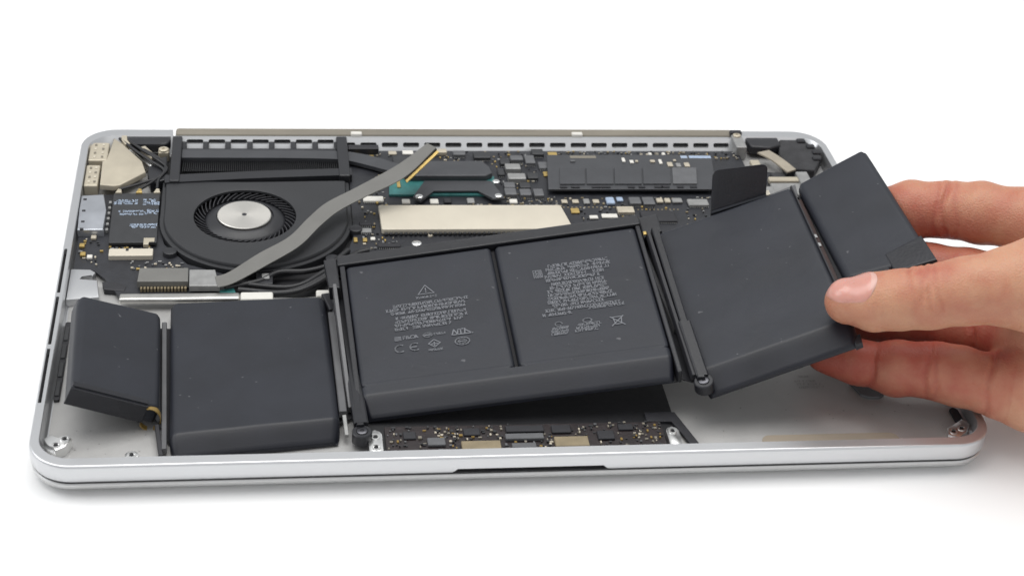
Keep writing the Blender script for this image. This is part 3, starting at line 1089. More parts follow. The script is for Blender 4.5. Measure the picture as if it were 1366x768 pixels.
# -- trackpad controller board along the front
bm = new()
prism(bm, [(111.4, 22.4), (203.6, 22.0), (203.6, 7.2), (126, 7.2), (125, 9.4), (121.6, 9.8), (119.2, 8.6), (118.6, 7.2), (111.4, 7.2)], 6.52, 7.4, 0.1)
tb = mk('trackpad_board', bm, 'board_brown', laptop)
TB = [('connector', 'brass', 135.6, 148.4, 8.0, 12.4, 8.9), ('connector', 'brass', 166.2, 177.4, 8.6, 13.6, 8.9), ('socket', 'chipgrey', 150.4, 163.0, 13.2, 16.0, 8.7),
      ('chip', 'black', 151.0, 163.6, 17.4, 20.6, 8.3), ('chip', 'black', 166.2, 172.6, 16.6, 20.6, 8.2), ('chip', 'black', 188.6, 193.6, 17.4, 20.4, 8.2),
      ('chip', 'chipgrey', 124.8, 130.6, 11.2, 15.0, 8.5), ('chip', 'black', 117.2, 121.4, 15.2, 18.8, 8.1), ('chip', 'black', 181.0, 186.6, 12.6, 17.0, 8.3),
      ('chip', 'black', 137.0, 142.4, 16.4, 20.0, 8.1), ('socket', 'chipgrey', 152.0, 160.0, 9.0, 11.4, 8.4)]
for nme, mm, x0, x1, y0, y1, zt in TB:
    bm = new()
    box(bm, x0, x1, y0, y1, 7.41, zt, 0.2)
    c_ = mk(nme, bm, mm, tb)
    if nme == 'connector':
        for k in range(int((x1 - x0 - 1) / 1.5)):
            bm = new()
            box(bm, x0 + 0.8 + k * 1.5, x0 + 1.5 + k * 1.5, y0 - 0.6, y0 - 0.01, 7.41, 8.5, 0.1)
            mk('pin', bm, 'champagne', c_)
scatter('small_components', [(112, 203, 8, 21.6)], 420, tb, 7.41, mats=('hinge_brown', 'amber', 'chip', 'chipgrey', 'hinge_brown', 'chip', 'tan', 'chip'), sizes=(0.35, 1.2),
        avoid=[(c[2], c[3], c[4], c[5]) for c in TB] + [(117, 127, 6, 10.5)])
rd = random.Random(3)
bm = new()
for _ in range(46):
    if rd.random() < 0.7:
        x, y = rd.uniform(216, 305), rd.uniform(8, 50)
    else:
        x, y = rd.uniform(9, 40), rd.uniform(9, 30)
    r0 = rd.uniform(0.12, 0.38)
    prism(bm, [(x + r0 * rd.uniform(.6, 1.3) * math.cos(k), y + r0 * rd.uniform(.6, 1.3) * math.sin(k)) for k in (0, 1, 2.1, 3.1, 4.2, 5.3)], 5.955, 6.03)
o = mk('dust', bm, 'etch', laptop)
o['kind'] = 'stuff'
# faint engraving on the bare floor
bm = new()
ep = lambda x, y: Vector((x, y, 5.985))
for x, y, w in ((258.6, 47.0, 3.4), (256.6, 44.4, 7.6), (257.0, 42.6, 8.4), (257.2, 40.8, 8.6)):
    glyphs(bm, x, y, w, 1.1, ep, wght=0.16)
mk('engraving', bm, 'etch', laptop)

# ------------------------------------------------------------------ battery pack
pack = empty('battery_pack', (100, 55, 8), 'dark grey six-cell laptop battery with connected pouches, one end lifted out of the tray', 'battery')


class Surf:
    """local frame of one cell: x along the front crease, y to the back, z out of the top face"""

    def __init__(self, TL, TR, BL, BR):
        self.q = [Vector(v) for v in (TL, TR, BL, BR)]
        TL, TR, BL, BR = self.q
        self.n = ((TR - BL).cross(TL - BR)).normalized()
        if self.n.z < 0:
            self.n = -self.n
        self.W = ((TR - TL).length + (BR - BL).length) / 2
        self.D = ((TL - BL).length + (TR - BR).length) / 2

    def __call__(self, x, y, z=0.0):
        u, v = x / self.W, y / self.D
        TL, TR, BL, BR = self.q
        return (BL * (1 - u) + BR * u) * (1 - v) + (TL * (1 - u) + TR * u) * v + self.n * z


def fillet(d, r):
    if d >= r or r < 0.05:
        return 0.0
    d = max(d, 0.0)
    return r - math.sqrt(max(0, r * r - (r - d) ** 2))


def cell(surf, x0, x1, y1, front, drop, t, rs, name='cell', material='pouch', rb=1.6, seed=0, ff=0.8, zoff=0.0, corner=2.2, wav=1.0):
    """pillow pouch: filleted edges and a sloping folded terrace at the front (front mm long, drop mm deep)"""
    rnd = random.Random(seed)
    ph = [rnd.uniform(0, 6.28) for _ in range(6)]

    def ticks(a, b, r):
        s = [0, .02, .06, .13, .23, .36, .52, .7, .85, 1.0]
        k = [a + r * q for q in s]
        m = max(6, int((b - a - 2 * r) / 4))
        k += [a + r + (b - a - 2 * r) * q / m for q in range(1, m)]
        k += [b - r * q for q in s[::-1]]
        return k
    xs = ticks(x0, x1, rs)
    ys = [-front, -front + 0.15, -front + .4, -front + 0.8, -front + 1.4] + [-front + 1.4 + (front - 2.6) * k / 4 for k in range(1, 5)] + [-0.9, -0.6, -0.3, 0, 0.3, 0.6, 1.0]
    yy = ticks(-1, y1, rb)
    ys += [v for v in yy if v > 2.0]
    bm = new()
    grid = []
    for y in ys:
        row = []
        for x in xs:
            h = zoff
            xa, xb = x0, x1
            h -= fillet(x - xa, rs) + fillet(xb - x, rs)
            h -= fillet(y1 - y, rb) * 0.9
            h += fillet(x - xa, rs) * fillet(y1 - y, rb) / max(rs, rb) * 0.6 + fillet(xb - x, rs) * fillet(y1 - y, rb) / max(rs, rb) * 0.6
            s = max(0.0, -y)
            soft = math.sqrt(s * s + 0.8) - 0.894 if y < 1 else 0
            h -= max(0, soft) * drop / front
            h -= fillet(y + front, ff) * 0.9
            w = 0.10 * math.sin(x * .13 + ph[0]) * math.sin(y * .09 + ph[1]) + 0.05 * math.sin(x * .31 + ph[2] + y * .11) + 0.04 * math.sin(y * .37 + ph[3])
            h += w * wav
            # pulled-in outline at the rear corners and puckered at the terrace
            px, py = x, y
            if y > y1 - corner and (x < x0 + corner or x > x1 - corner):
                cx = x0 + corner if x < x0 + corner else x1 - corner
                dx, dy = x - cx, y - (y1 - corner)
                m = max(abs(dx), abs(dy))
                l = math.hypot(dx, dy)
                if l > 0:
                    px, py = cx + dx * m / l, y1 - corner + dy * m / l
            if y < 0:
                px += (0.5 - (x - x0) / (x1 - x0)) * 2.2 * (-y / front) ** 2
            row.append(bm.verts.new(surf(px, py, max(h, -t + 0.3))))
        grid.append(row)
    ny, nx = len(ys), len(xs)
    grid_faces = []
    for j in range(ny - 1):
        for i in range(nx - 1):
            grid_faces.append(bm.faces.new((grid[j][i], grid[j][i + 1], grid[j + 1][i + 1], grid[j + 1][i])))
    # skirt and flat underside
    per = [(0, i) for i in range(nx)] + [(j, nx - 1) for j in range(1, ny)] + [(ny - 1, i) for i in range(nx - 2, -1, -1)] + [(j, 0) for j in range(ny - 2, 0, -1)]
    top = [grid[j][i] for j, i in per]
    low = []
    for v in top:
        d = (v.co - surf(0, 0)).dot(surf.n)
        # signed height above the top plane, measured on the patch itself
        low.append(v)
    bot = []
    for (j, i), v in zip(per, top):
        x, y = xs[i], ys[j]
        base = surf(x, y, 0)
        hgt = (v.co - base).dot(surf.n)
        bot.append(bm.verts.new(v.co - surf.n * (t + hgt)))
    n_ = len(top)
    for k in range(n_):
        bm.faces.new((top[k], bot[k], bot[(k + 1) % n_], top[(k + 1) % n_]))
    bm.faces.new(bot)
    if front > 4:                     # the sloping front terrace takes the darker second material
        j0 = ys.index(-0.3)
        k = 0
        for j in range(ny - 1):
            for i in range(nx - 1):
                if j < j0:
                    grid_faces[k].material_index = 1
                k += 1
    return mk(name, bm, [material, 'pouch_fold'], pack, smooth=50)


SL = Surf((40.8, 89.2, 12.3), (94.4, 91.9, 12.6), (43.4, 15.8, 12.1), (96.6, 22.1, 12.4))
SC = Surf((99.5, 98.5, 23.6), (208.4, 105.5, 36.0), (102.4, 32.7, 12.8), (210.1, 36.1, 25.2))
SR = Surf((212.2, 99.7, 31.8), (262.3, 101.8, 51.0), (217.5, 30.7, 22.5), (265.1, 31.7, 41.7))
SOL = Surf((11.1, 76.5, 24.6), (38.0, 82.0, 12.8), (13.6, 24.9, 25.5), (39.9, 28.3, 13.7))
SOR = Surf((265.4, 101.7, 52.6), (290.0, 107.5, 64.1), (269.1, 49.8, 46.6), (295.3, 45.7, 58.0))

# the two wide cells
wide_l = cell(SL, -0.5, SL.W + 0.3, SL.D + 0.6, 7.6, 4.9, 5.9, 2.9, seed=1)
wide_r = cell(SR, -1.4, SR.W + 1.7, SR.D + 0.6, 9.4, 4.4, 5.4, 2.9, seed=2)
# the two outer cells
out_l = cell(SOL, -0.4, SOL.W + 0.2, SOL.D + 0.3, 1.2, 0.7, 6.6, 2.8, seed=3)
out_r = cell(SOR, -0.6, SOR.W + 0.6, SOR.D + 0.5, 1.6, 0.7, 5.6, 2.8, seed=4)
# the middle pair in its frame
WC, DC = SC.W, SC.D
mid = []
def cell_top(surf, x0, x1, y0, y1, t, rs, seed):
    """flat pouch face between y0 and y1; its front end runs into the shared fold"""
    sub = Surf(surf(x0, y1), surf(x1, y1), surf(x0, y0), surf(x1, y0))
    return cell(sub, 0, sub.W, sub.D, 2.6, 0.02, t, rs, seed=seed, corner=1.2, ff=0.01, wav=0.12)


mid.append(cell_top(SC, 2.0, WC * 0.498, 6.0, DC * 0.945, 5.8, 1.8, 5))
mid.append(cell_top(SC, WC * 0.510, WC - 1.6, 6.0, DC * 0.945, 5.8, 1.8, 6))
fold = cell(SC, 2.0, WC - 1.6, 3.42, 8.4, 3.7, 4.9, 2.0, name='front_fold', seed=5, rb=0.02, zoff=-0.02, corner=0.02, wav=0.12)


def slab(surf, x0, x1, y0, y1, z0, z1, bev=0.3, seg=2):
    bm = new()
    box(bm, x0, x1, y0, y1, z0, z1, bev, seg)
    for v in bm.verts:
        v.co = surf(*v.co)
    return bm


def sprism(surf, pts, z0, z1, bev=0.3):
    bm = new()
    prism(bm, pts, z0, z1, bev)
    for v in bm.verts:
        v.co = surf(*v.co)
    return bm


frame = bpy.data.objects.new('frame', None)
COL.objects.link(frame)
frame.parent = pack
frame.location = SC(WC / 2, DC / 2, -5) * S - world_loc(pack)
mk('rear_rail', slab(SC, -0.6, WC + 0.6, DC * 0.955, DC + 2.0, -5.6, 0.4, 0.5), 'frame_plastic', frame)
mk('side_rail', slab(SC, 0.0, 1.9, -6.0, DC * 0.955 - 0.05, -5.6, -0.1, 0.4), 'frame_plastic', frame)
mk('side_rail', slab(SC, WC - 1.5, WC + 0.2, -8.0, DC * 0.955 - 0.05, -5.6, -0.2, 0.4), 'frame_plastic', frame)
mk('divider', slab(SC, WC * 0.498, WC * 0.510, 3.6, DC * 0.95, -5.6, -2.6, 0.1), 'rubber', frame)
mk('rear_corner', sprism(SC, [(-5.4, DC + 2.0), (-0.7, DC + 2.0), (-0.7, DC - 14), (-4.6, DC - 13)], -6.5, -0.6, 0.5), 'frame_plastic', frame)
mk('rear_corner', sprism(SC, [(WC + 0.7, DC + 2.6), (WC + 8.4, DC + 3.6), (WC + 8.2, DC - 6), (WC + 0.7, DC - 9)], -7.5, -1.8, 0.6), 'frame_plastic', frame)
mk('underside_sheet', slab(SC, 1, WC - 1, -7, DC, -6.6, -5.9, 0.1), 'black_sheet', frame)


def link_bar(pts, w, h, m, name='link_bar', parent=pack):
    bm = new()
    path = catmull(pts, 6)
    loops = []
    for i, p in enumerate(path):
        d = (path[min(i + 1, len(path) - 1)] - path[max(i - 1, 0)]).normalized()
        u = d.cross(Vector((0, 0, 1))).normalized()
        k = u.cross(d).normalized()
        c = 0.25
        loops.append([p + u * a * w / 2 + k * b * h / 2 for a, b in ((-1, -1), (1, -1), (1, 1 - c), (1 - c, 1), (-1 + c, 1), (-1, 1 - c))])
    loft(bm, loops)
    return mk(name, bm, m, parent, smooth=30)


# links between the left wide cell and the middle frame
a0, a1 = SL(SL.W + 1.9, SL.D - 9, -2.2), SL(SL.W + 1.7, 4.0, -2.4)
link_bar([a0, a0.lerp(a1, .5), a1], 2.6, 2.6, 'bar_grey')
link_bar([SL(SL.W + 2.0, 3.2, -2.6), SL(SL.W + 2.2, -6, -3.8)], 1.3, 1.3, 'silver')
b0, b1 = SL(SL.W + 5.2, SL.D - 5, 0.6), SL(SL.W + 6.6, -5.5, -2.0)
link_bar([b0, b0.lerp(b1, .5), b1], 2.6, 4.0, 'frame_plastic')
b0, b1 = SL(SL.W + 6.4, 22, -0.8), SL(SL.W + 7.0, -4.5, -1.4)
link_bar([b0, b0.lerp(b1, .5), b1], 4.6, 3.0, 'frame_plastic')
c0, c1 = SC(-2.6, DC - 12, -1.6), SC(-2.2, -4, -2.4)
link_bar([c0, c0.lerp(c1, .5), c1], 1.5, 2.6, 'bar_grey')
mk('rear_joint', sprism(SL, [(SL.W - 1, SL.D + 3.0), (SL.W + 8, SL.D + 4.5), (SL.W + 8, SL.D - 5), (SL.W + 1.2, SL.D - 8)], -5.5, -0.6, 0.6), 'black', pack)


def boss_screw(c, n, r):
    M = n.to_track_quat('Z', 'Y').to_matrix()
    bm = new()
    k_ = 22
    loft(bm, [[c + M @ Vector((rr * math.cos(2 * math.pi * k / k_), rr * math.sin(2 * math.pi * k / k_), z)) for k in range(k_)]
              for rr, z in ((r, -4.0), (r, -0.3), (r * 0.9, 0.0), (r * 0.6, 0.0), (r * 0.58, -0.4))])
    eye = mk('screw_eye', bm, 'frame_plastic', pack, smooth=40)
    bm = new()
    loft(bm, [[c + M @ Vector((rr * math.cos(2 * math.pi * k / k_), rr * math.sin(2 * math.pi * k / k_), z)) for k in range(k_)]
              for rr, z in ((r * 0.54, -0.5), (r * 0.54, 0.15), (r * 0.45, 0.35), (r * 0.2, 0.35), (r * 0.16, 0.0))])
    mk('screw', bm, 'screw', eye, smooth=40)


def bridge(A, B, th=0.5):
    bm = new()
    strap(bm, A, B, th)
    mk('bridge_flex', bm, 'black', pack)


bridge([SL(SL.W - 0.5, 2, -5.0), SL(SL.W - 0.5, 35, -4.6), SL(SL.W - 0.5, SL.D - 4, -4.6)], [SC(1, -4, -5.0), SC(1, 30, -5.2), SC(1, DC - 2, -5.4)])
bridge([SC(WC - 1, -6, -5.2), SC(WC - 1, 30, -5.2), SC(WC - 1, DC - 2, -5.2)], [SR(0.6, -4, -5.0), SR(0.6, 32, -5.0), SR(0.6, SR.D - 3, -5.0)])
bridge([SOL(SOL.W - 1, 2, -5.4), SOL(SOL.W - 1, 28, -5.4), SOL(SOL.W - 1, SOL.D - 2, -5.4)], [SL(0.6, -2, -5.4), SL(0.6, 30, -5.4), SL(0.6, SL.D - 8, -5.4)])
bridge([SR(SR.W, 2, -4.6), SR(SR.W, 32, -4.6), SR(SR.W, SR.D - 2, -4.6)], [SOR(0.5, -10, -4.6), SOR(0.5, 26, -4.6), SOR(0.5, SOR.D - 1, -4.6)])
boss_screw(SL(SL.W + 7.0, -8.0, -0.8), SL.n, 3.3)
# links between the middle frame and the right wide cell
d0, d1 = SC(WC + 2.4, DC - 8, -0.6), SC(WC + 3.6, -10.0, -1.8)
link_bar([d0, d0.lerp(d1, .5), d1], 1.4, 2.6, 'black')
d0, d1 = SC(WC + 5.0, DC - 7, -0.4), SC(WC + 5.6, -12.0, -1.4)
link_bar([d0, d0.lerp(d1, .5), d1], 2.6, 3.2, 'frame_plastic')
d0, d1 = SC(WC + 5.6, 14, -0.9), SC(WC + 6.2, -11.0, -1.4)
link_bar([d0, d0.lerp(d1, .5), d1], 4.2, 3.0, 'frame_plastic')
d0, d1 = SR(-2.6, 24, -1.4), SR(-2.0, -2.4, -1.6)
link_bar([d0, d0.lerp(d1, .5), d1], 0.9, 2.0, 'bright_metal')
d0, d1 = SR(-3.6, SR.D - 8, -1.4), SR(-3.0, 22, -1.4)
link_bar([d0, d0.lerp(d1, .5), d1], 1.6, 2.4, 'bar_grey')
boss_screw(SC(WC + 6.4, -12.6, -1.0), (SC.n + SR.n).normalized(), 3.3)
bm = slab(SC, WC + 0.6, WC + 1.8, DC - 9, DC - 7.4, -0.4, 0.4, 0.2)
mk('gold_pad', bm, 'gold', pack)
mk('cell_tab', sprism(SR, [(-1.8, 0.5), (0.4, 0.5), (0.2, -5.4), (-1.2, -5.6)], -5.5, -2.6, 0.3), 'black', pack)
# gap between the right wide cell and its outer cell: brown flex and welded tabs
g0, g1 = SR(SR.W + 1.7, SR.D - 6, -2.6), SR(SR.W + 2.0, 6, -2.6)
link_bar([g0, g0.lerp(g1, .5), g1], 2.0, 2.0, 'red_flex', 'flex')
for f in (0.36, 0.44):
    c = g0.lerp(g1, f) + SR.n * 1.3
    bm = new()
    box(bm, -0.7, 0.7, -1.0, 1.0, -0.3, 0.3, 0.15, 1, Matrix.Translation(c))
    mk('weld_tab', bm, 'bright_metal', pack)
g0, g1 = SR(SR.W + 1.0, SR.D + 1, -0.8), SR(SR.W + 1.2, 8, -0.8)
link_bar([g0, g0.lerp(g1, .5), g1], 0.5, 1.4, 'black', 'flex_edge')
mk('rear_joint', sprism(SR, [(SR.W - 9, SR.D + 3.6), (SR.W + 3.2, SR.D + 4.2), (SR.W + 2.4, SR.D - 3), (SR.W - 4, SR.D - 1)], -5.5, -3.0, 0.4), 'bar_grey', pack)
mk('weld_tab', slab(SR, SR.W - 8.6, SR.W - 6.6, SR.D + 1.8, SR.D + 4.4, -2.9, -1.4, 0.2), 'cream_metal', pack)
mk('front_joint', sprism(SR, [(SR.W - 0.6, -5.0), (SR.W + 2.6, -5.0), (SR.W + 2.0, -9.2), (SR.W - 0.6, -9.4)], -6.2, -3.8, 0.5), 'black', pack)
# gap on the other side
h0, h1 = SL(-2.6, SL.D - 8, -3.4), SL(-2.2, -4, -3.8)
link_bar([h0, h0.lerp(h1, .5), h1], 1.7, 2.0, 'bar_grey')
h0, h1 = SL(-4.6, 8, -3.4), SL(-3.2, -6.5, -4.0)
link_bar([h0, h0.lerp(h1, .5), h1], 1.4, 2.0, 'black')
bm = new()
cc = SOL(SOL.W - 2.2, -0.6, -4.4)
loops = []
for k in range(19):
    a = math.radians(100 - k * 14)
    c = cc + Vector((math.cos(a) * 3.4, -0.4, math.sin(a) * 4.2 - 0.6))
    loops.append([c + Vector((0, -1.6, 0)), c + Vector((0, 0.6, 0)), c + Vector((0.25 * math.cos(a), 0.6, 0.25 * math.sin(a))), c + Vector((0.25 * math.cos(a), -1.6, 0.25 * math.sin(a)))])
loft(bm, loops)
mk('curled_flex', bm, 'amber', pack, smooth=40)
# black tape over the end faces of the outer cells
mk('end_tape', slab(SOL, -0.6, SOL.W - 4.0, -2.0, -1.15, -7.2, -0.5, 0.2), 'pouch_tape', out_l)
mk('end_tape', slab(SOL, -0.2, SOL.W - 4.4, -1.1, 1.2, -0.35, 0.10, 0.1), 'pouch_tape', out_l)
mk('end_tape', sprism(SOR, [(2.0, 2.2), (SOR.W * 0.5, 4.6), (SOR.W * 0.5, -4.6), (1.2, -4.0)], -5.4, -0.1, 0.6), 'pouch_tape', out_r)
mk('end_tape', sprism(SOR, [(SOR.W * 0.53, 5.2), (SOR.W + 0.9, 9.0), (SOR.W + 1.0, -3.6), (SOR.W * 0.53, -4.4)], -5.4, 0.25, 0.6), 'pouch_tape', out_r)
# black flap standing up behind the right wide cell
bm = new()
F0, F1 = SR(22.5, SR.D + 0.8, -4.2), SR(43.5, SR.D + 0.8, -3.6)
fl = []
upv = Vector((-0.02, 0.25, 1.0)).normalized()
nx = 10
H_ = 19.5
prof_f = rrect(0, 1, 0, 1, 0.12, 5)
lo0, lo1 = [], []
back = Vector((0, 1, 0))
for a, b in prof_f:
    hh = H_ * b * (1 - 0.28 * a)
    base_ = F0.lerp(F1, a)
    bend = Vector((0, 1, 0)) * (0.9 * math.sin(b * 2.4))
    lo0.append(base_ + upv * hh + bend)
    lo1.append(base_ + upv * hh + bend + back * 0.5)
loft(bm, [lo0, lo1])
mk('flap', bm, 'pouch_tape', pack)
bm = new()
strap(bm, [tuple(F0 + upv * 4.6 + Vector((0, -0.2, 0))), tuple(F1 + upv * 3.2 + Vector((0, -0.2, 0)))],
      [tuple(F0 + upv * 3.9 + Vector((0, -0.5, 0))), tuple(F1 + upv * 2.5 + Vector((0, -0.5, 0)))], 0.3)
mk('flap_seam', bm, 'pouch', pack)

# -- printing on the two middle cells
k1 = WC / 102.1


def on_mid(x, y):
    X = x * 1.005 + 4.0
    return SC(X, y, 0.24)


bm = new()
# warning triangle
stroke(bm, 21.8, 44.4, 24.6, 48.8, 0.35, on_mid)
stroke(bm, 24.6, 48.8, 27.4, 44.4, 0.35, on_mid)
stroke(bm, 21.8, 44.4, 27.4, 44.4, 0.35, on_mid)
stroke(bm, 24.6, 46.2, 24.6, 47.3, 0.35, on_mid)
stroke(bm, 24.6, 45.3, 24.6, 45.5, 0.4, on_mid)
glyphs(bm, 20.9, 42.3, 7.2, 1.0, on_mid, wght=0.22, dens=1)
for x, y, w in ((12.6, 39.3, 25.6), (10.0, 37.5, 28.2), (11.4, 35.7, 26.2), (13.0, 33.2, 23.8), (12.6, 31.4, 24.4), (12.2, 29.6, 24.0), (12.2, 27.8, 19.4)):
    glyphs(bm, x, y, w, 1.2, on_mid, wght=0.27, dens=0.93)
# row of marks: code block, oval with text, joined letters
for i in range(4):
    stroke(bm, 11.6, 22.9 + i * .55, 13.6, 22.9 + i * .55, 0.3, on_mid)
glyphs(bm, 14.4, 23.2, 4.4, 1.4, on_mid, wght=0.25, dens=1)
arc(bm, 22.8, 23.8, 1.5, 1.0, 0, 360, 0.45, on_mid)
stroke(bm, 22.0, 23.8, 23.6, 23.8, 0.6, on_mid)
glyphs(bm, 25.0, 23.4, 4.0, 0.9, on_mid, wght=0.25, dens=1)
for s_ in ((31.0, 22.2, 31.8, 24.6), (31.8, 24.6, 32.9, 22.2), (32.9, 22.2, 33.2, 24.6), (33.2, 24.6, 35, 24.6), (34.1, 24.6, 34.1, 22.2), (35.4, 22.2, 35.6, 24.6), (35.6, 24.2, 37.6, 22.2), (31.0, 22.1, 38, 22.1)):
    stroke(bm, *s_, 0.45, on_mid)
# CE
arc(bm, 12.9, 18.9, 1.7, 1.7, 60, 300, 0.5, on_mid)
arc(bm, 18.0, 18.9, 1.7, 1.7, 60, 300, 0.5, on_mid)
stroke(bm, 16.5, 18.9, 18.4, 18.9, 0.45, on_mid)
# lozenge mark and oval
for s_ in ((22.6, 19.4, 24.6, 21.2), (24.6, 21.2, 26.6, 19.4), (26.6, 19.4, 24.6, 17.6), (24.6, 17.6, 22.6, 19.4), (23.6, 19.2, 25.6, 19.2), (24.6, 20, 24.6, 18.4)):
    stroke(bm, *s_, 0.4, on_mid)
glyphs(bm, 22.4, 15.9, 4.6, 0.9, on_mid, wght=0.25, dens=1)
arc(bm, 34.1, 18.7, 2.5, 1.8, 0, 360, 0.4, on_mid)
arc(bm, 34.1, 18.7, 1.3, 1.0, 0, 360, 0.5, on_mid)
stroke(bm, 33.4, 18.7, 34.8, 18.7, 0.4, on_mid)
p1 = mk('printed_text', bm, 'print', mid[0])
bm = new()
for x, y, w in ((68.6, 49.2, 21.4), (67.6, 47.4, 22.4), (67.0, 45.6, 23.0), (66.6, 43.8, 21.0), (66.0, 42.0, 19.6), (68.4, 39.8, 18.6), (67.6, 38.0, 19.4), (66.4, 36.2, 20.6),
                (66.4, 34.4, 21.4), (66.0, 32.6, 22.8), (65.6, 30.8, 23.4), (67.0, 29.0, 18.0), (64.2, 27.0, 26.6), (63.0, 25.0, 10.0), (79, 26.0, 12)):
    glyphs(bm, x, y, w, 1.25, on_mid, wght=0.28, dens=0.93)
for y in (44.6, 46.0, 47.4):
    glyphs(bm, 62.9, y, 2.6, 1.1, on_mid, wght=0.26, dens=1)
# circle-arrow mark over letters, recycling mark over letters, crossed bin
arc(bm, 67.6, 20.6, 1.2, 1.0, 0, 300, 0.4, on_mid)
for y in (18.2, 16.8, 15.6):
    glyphs(bm, 65.0 - (18.2 - y) * 0.2, y, 5.4, 1.0, on_mid, wght=0.28, dens=1)
arc(bm, 77.6, 20.6, 1.5, 1.0, 0, 320, 0.5, on_mid)
for y in (18.4, 17.0, 15.8):
    glyphs(bm, 74.0 - (18.4 - y) * 0.5, y, 8.0, 1.0, on_mid, wght=0.28, dens=1)
for s_ in ((85.6, 20.6, 90.0, 16.4), (90.0, 20.6, 85.6, 16.4), (86.4, 20.2, 86.9, 17.0), (89.4, 20.2, 88.9, 17.0), (86.2, 20.4, 89.6, 20.4), (86.9, 17.0, 88.9, 17.0)):
    stroke(bm, *s_, 0.4, on_mid)
p2 = mk('printed_text', bm, 'print', mid[1])

# ------------------------------------------------------------------ hand
CHAINS = dict(
    thumb=[(263.7, 30.7, 49.0, 7.6), (271.4, 27.9, 50.5, 9.0), (279.2, 25.6, 52.8, 9.8), (288.1, 23.4, 55.4, 10.5), (299.5, 21.3, 58.9, 11.0), (311.1, 19.7, 61.3, 12.3), (326.0, 19.0, 62.4, 15.0)],
    index=[(283.1, 92.9, 43.8, 7.5), (292.5, 89.2, 47.9, 8.6), (303.0, 84.9, 51.7, 9.6), (314.4, 79.2, 55.1, 10.1), (324.2, 73.0, 57.4, 10.2), (336.2, 65.0, 59.4, 11.0), (348.3, 57.5, 58.7, 13.0)],
    middle=[(292.3, 80.1, 34.1, 8.0), (301.1, 73.5, 35.7, 9.0), (307.5, 68.3, 36.8, 9.3), (318.3, 60.6, 39.0, 9.7), (327.0, 55.0, 40.1, 10.0), (343.3, 45.7, 43.2, 12.5)],
    ring=[(274.2, 64.0, 20.6, 7.2), (284.2, 59.6, 23.0, 8.2), (297.2, 55.2, 25.4, 8.6), (308.8, 49.4, 27.6, 8.9), (319.4, 41.4, 30.2, 9.4), (333.0, 28.6, 34.7, 12.0)],
    little=[(264.1, 41.9, 20.3, 6.6), (274.5, 36.3, 20.0, 7.6), (285.6, 31.3, 20.9, 8.7), (297.9, 26.9, 22.9, 9.6), (305.9, 23.1, 23.0, 9.5), (315.9, 17.7, 23.0, 10.2), (329.7, 13.3, 23.5, 12.5)],
    palm_index=[(348.3, 57.5, 58.7, 13.0), (396.7, 30.0, 38.9, 18.0)],
    palm_middle=[(343.3, 45.7, 43.2, 13.0), (395.0, 26.3, 38.4, 18.0)],
    palm_ring=[(333.0, 28.6, 34.7, 13.0), (393.9, 22.0, 35.2, 18.0)],
    palm_little=[(329.7, 13.3, 23.5, 12.5), (391.6, 14.8, 31.0, 17.0)],
    thenar=[(326.0, 19.0, 62.4, 15.0), (344.3, 15.2, 55.9, 18.0), (382.3, 14.2, 42.4, 19.0)],
    forearm=[(393.9, 22.7, 36.3, 20.0), (426.7, 15.0, 35.2, 22.5), (480.0, 4.4, 40.0, 28.0), (610.0, -22.0, 58.0, 36.0)])
# (point on the finger axis, chain, groove depth, groove width)
CREASES = [((314.4, 79.2, 55.1), 'index', 1.19, 0.9), ((311.8, 80.6, 54.4), 'index', 0.68, 0.7),
           ((279.8, 34.4, 20.4), 'little', 1.02, 0.8), ((295.8, 27.6, 22.5), 'little', 0.94, 0.9), ((298.6, 26.6, 22.9), 'little', 0.68, 0.7), ((314.1, 18.9, 23.4), 'little', 1.19, 0.9),
           ((317.2, 40.4, 30.4), 'ring', 1.6, 1.1), ((285.2, 23.7, 55.2), 'thumb', 0.72, 0.6), ((288.1, 23.4, 55.4), 'thumb', 1.06, 0.8), ((291.0, 23.1, 55.8), 'thumb', 0.77, 0.7),
           ((283.0, 24.4, 54.0), 'thumb', 0.51, 0.6),
           ((287.5, 30.6, 21.1), 'little', -0.8, 5.0), ((305.5, 23.2, 23.0), 'little', -0.7, 6.0), ((268.0, 40.0, 20.2), 'little', -0.5, 5.0),
           ((323.5, 73.4, 57.3), 'index', -0.7, 5.5), ((303.0, 84.9, 51.7), 'index', -0.8, 5.5), ((306.5, 47.4, 28.0), 'ring', -0.7, 5.5), ((289.0, 54.6, 25.0), 'ring', -0.7, 5.0),
           ((271.0, 28.2, 50.4), 'thumb', -0.5, 5.0), ((321.0, 16.6, 23.2), 'little', 0.6, 1.2), ((317.0, 75.5, 56.0), 'index', 0.3, 1.0)]


def capsule(P, a, b, ra, rb):
    a = a.astype(np.float32)
    ab = (b - a).astype(np.float32)
    rel = P - a
    t = np.clip((rel @ ab) / np.float32(ab @ ab), 0, 1)
    rel = rel - t[..., None] * ab
    d = np.sqrt(np.einsum('...i,...i', rel, rel))
    return d - np.float32(ra) - np.float32(rb - ra) * (t * t * (3 - 2 * t) * np.float32(0.3) + t * np.float32(0.7))


def smin(a, b, k):
    h = np.clip(0.5 + 0.5 * (b - a) / k, 0, 1)
    return b + (a - b) * h - k * h * (1 - h)


FINGERS = ('index', 'middle', 'ring', 'little', 'thumb')


def crease_mask(rel, ch, pc):
    """creases fade out round the finger: knuckle side of the thumb, palm side of the fingers"""
    if ch == 'thumb':
        m = np.clip((rel[..., 2] + 1.5) / 6.0, 0, 1)
    else:
        m = np.clip((rel[..., 2] * 0.55 - rel[..., 1] * 0.83 + 3.0) / 7.0, 0, 1)
    w = 0.80 + 0.20 * np.sin(rel[..., 2] * 0.27 + rel[..., 1] * 0.19 + pc[0] * 2.3)
    return (m * w).astype(np.float32)


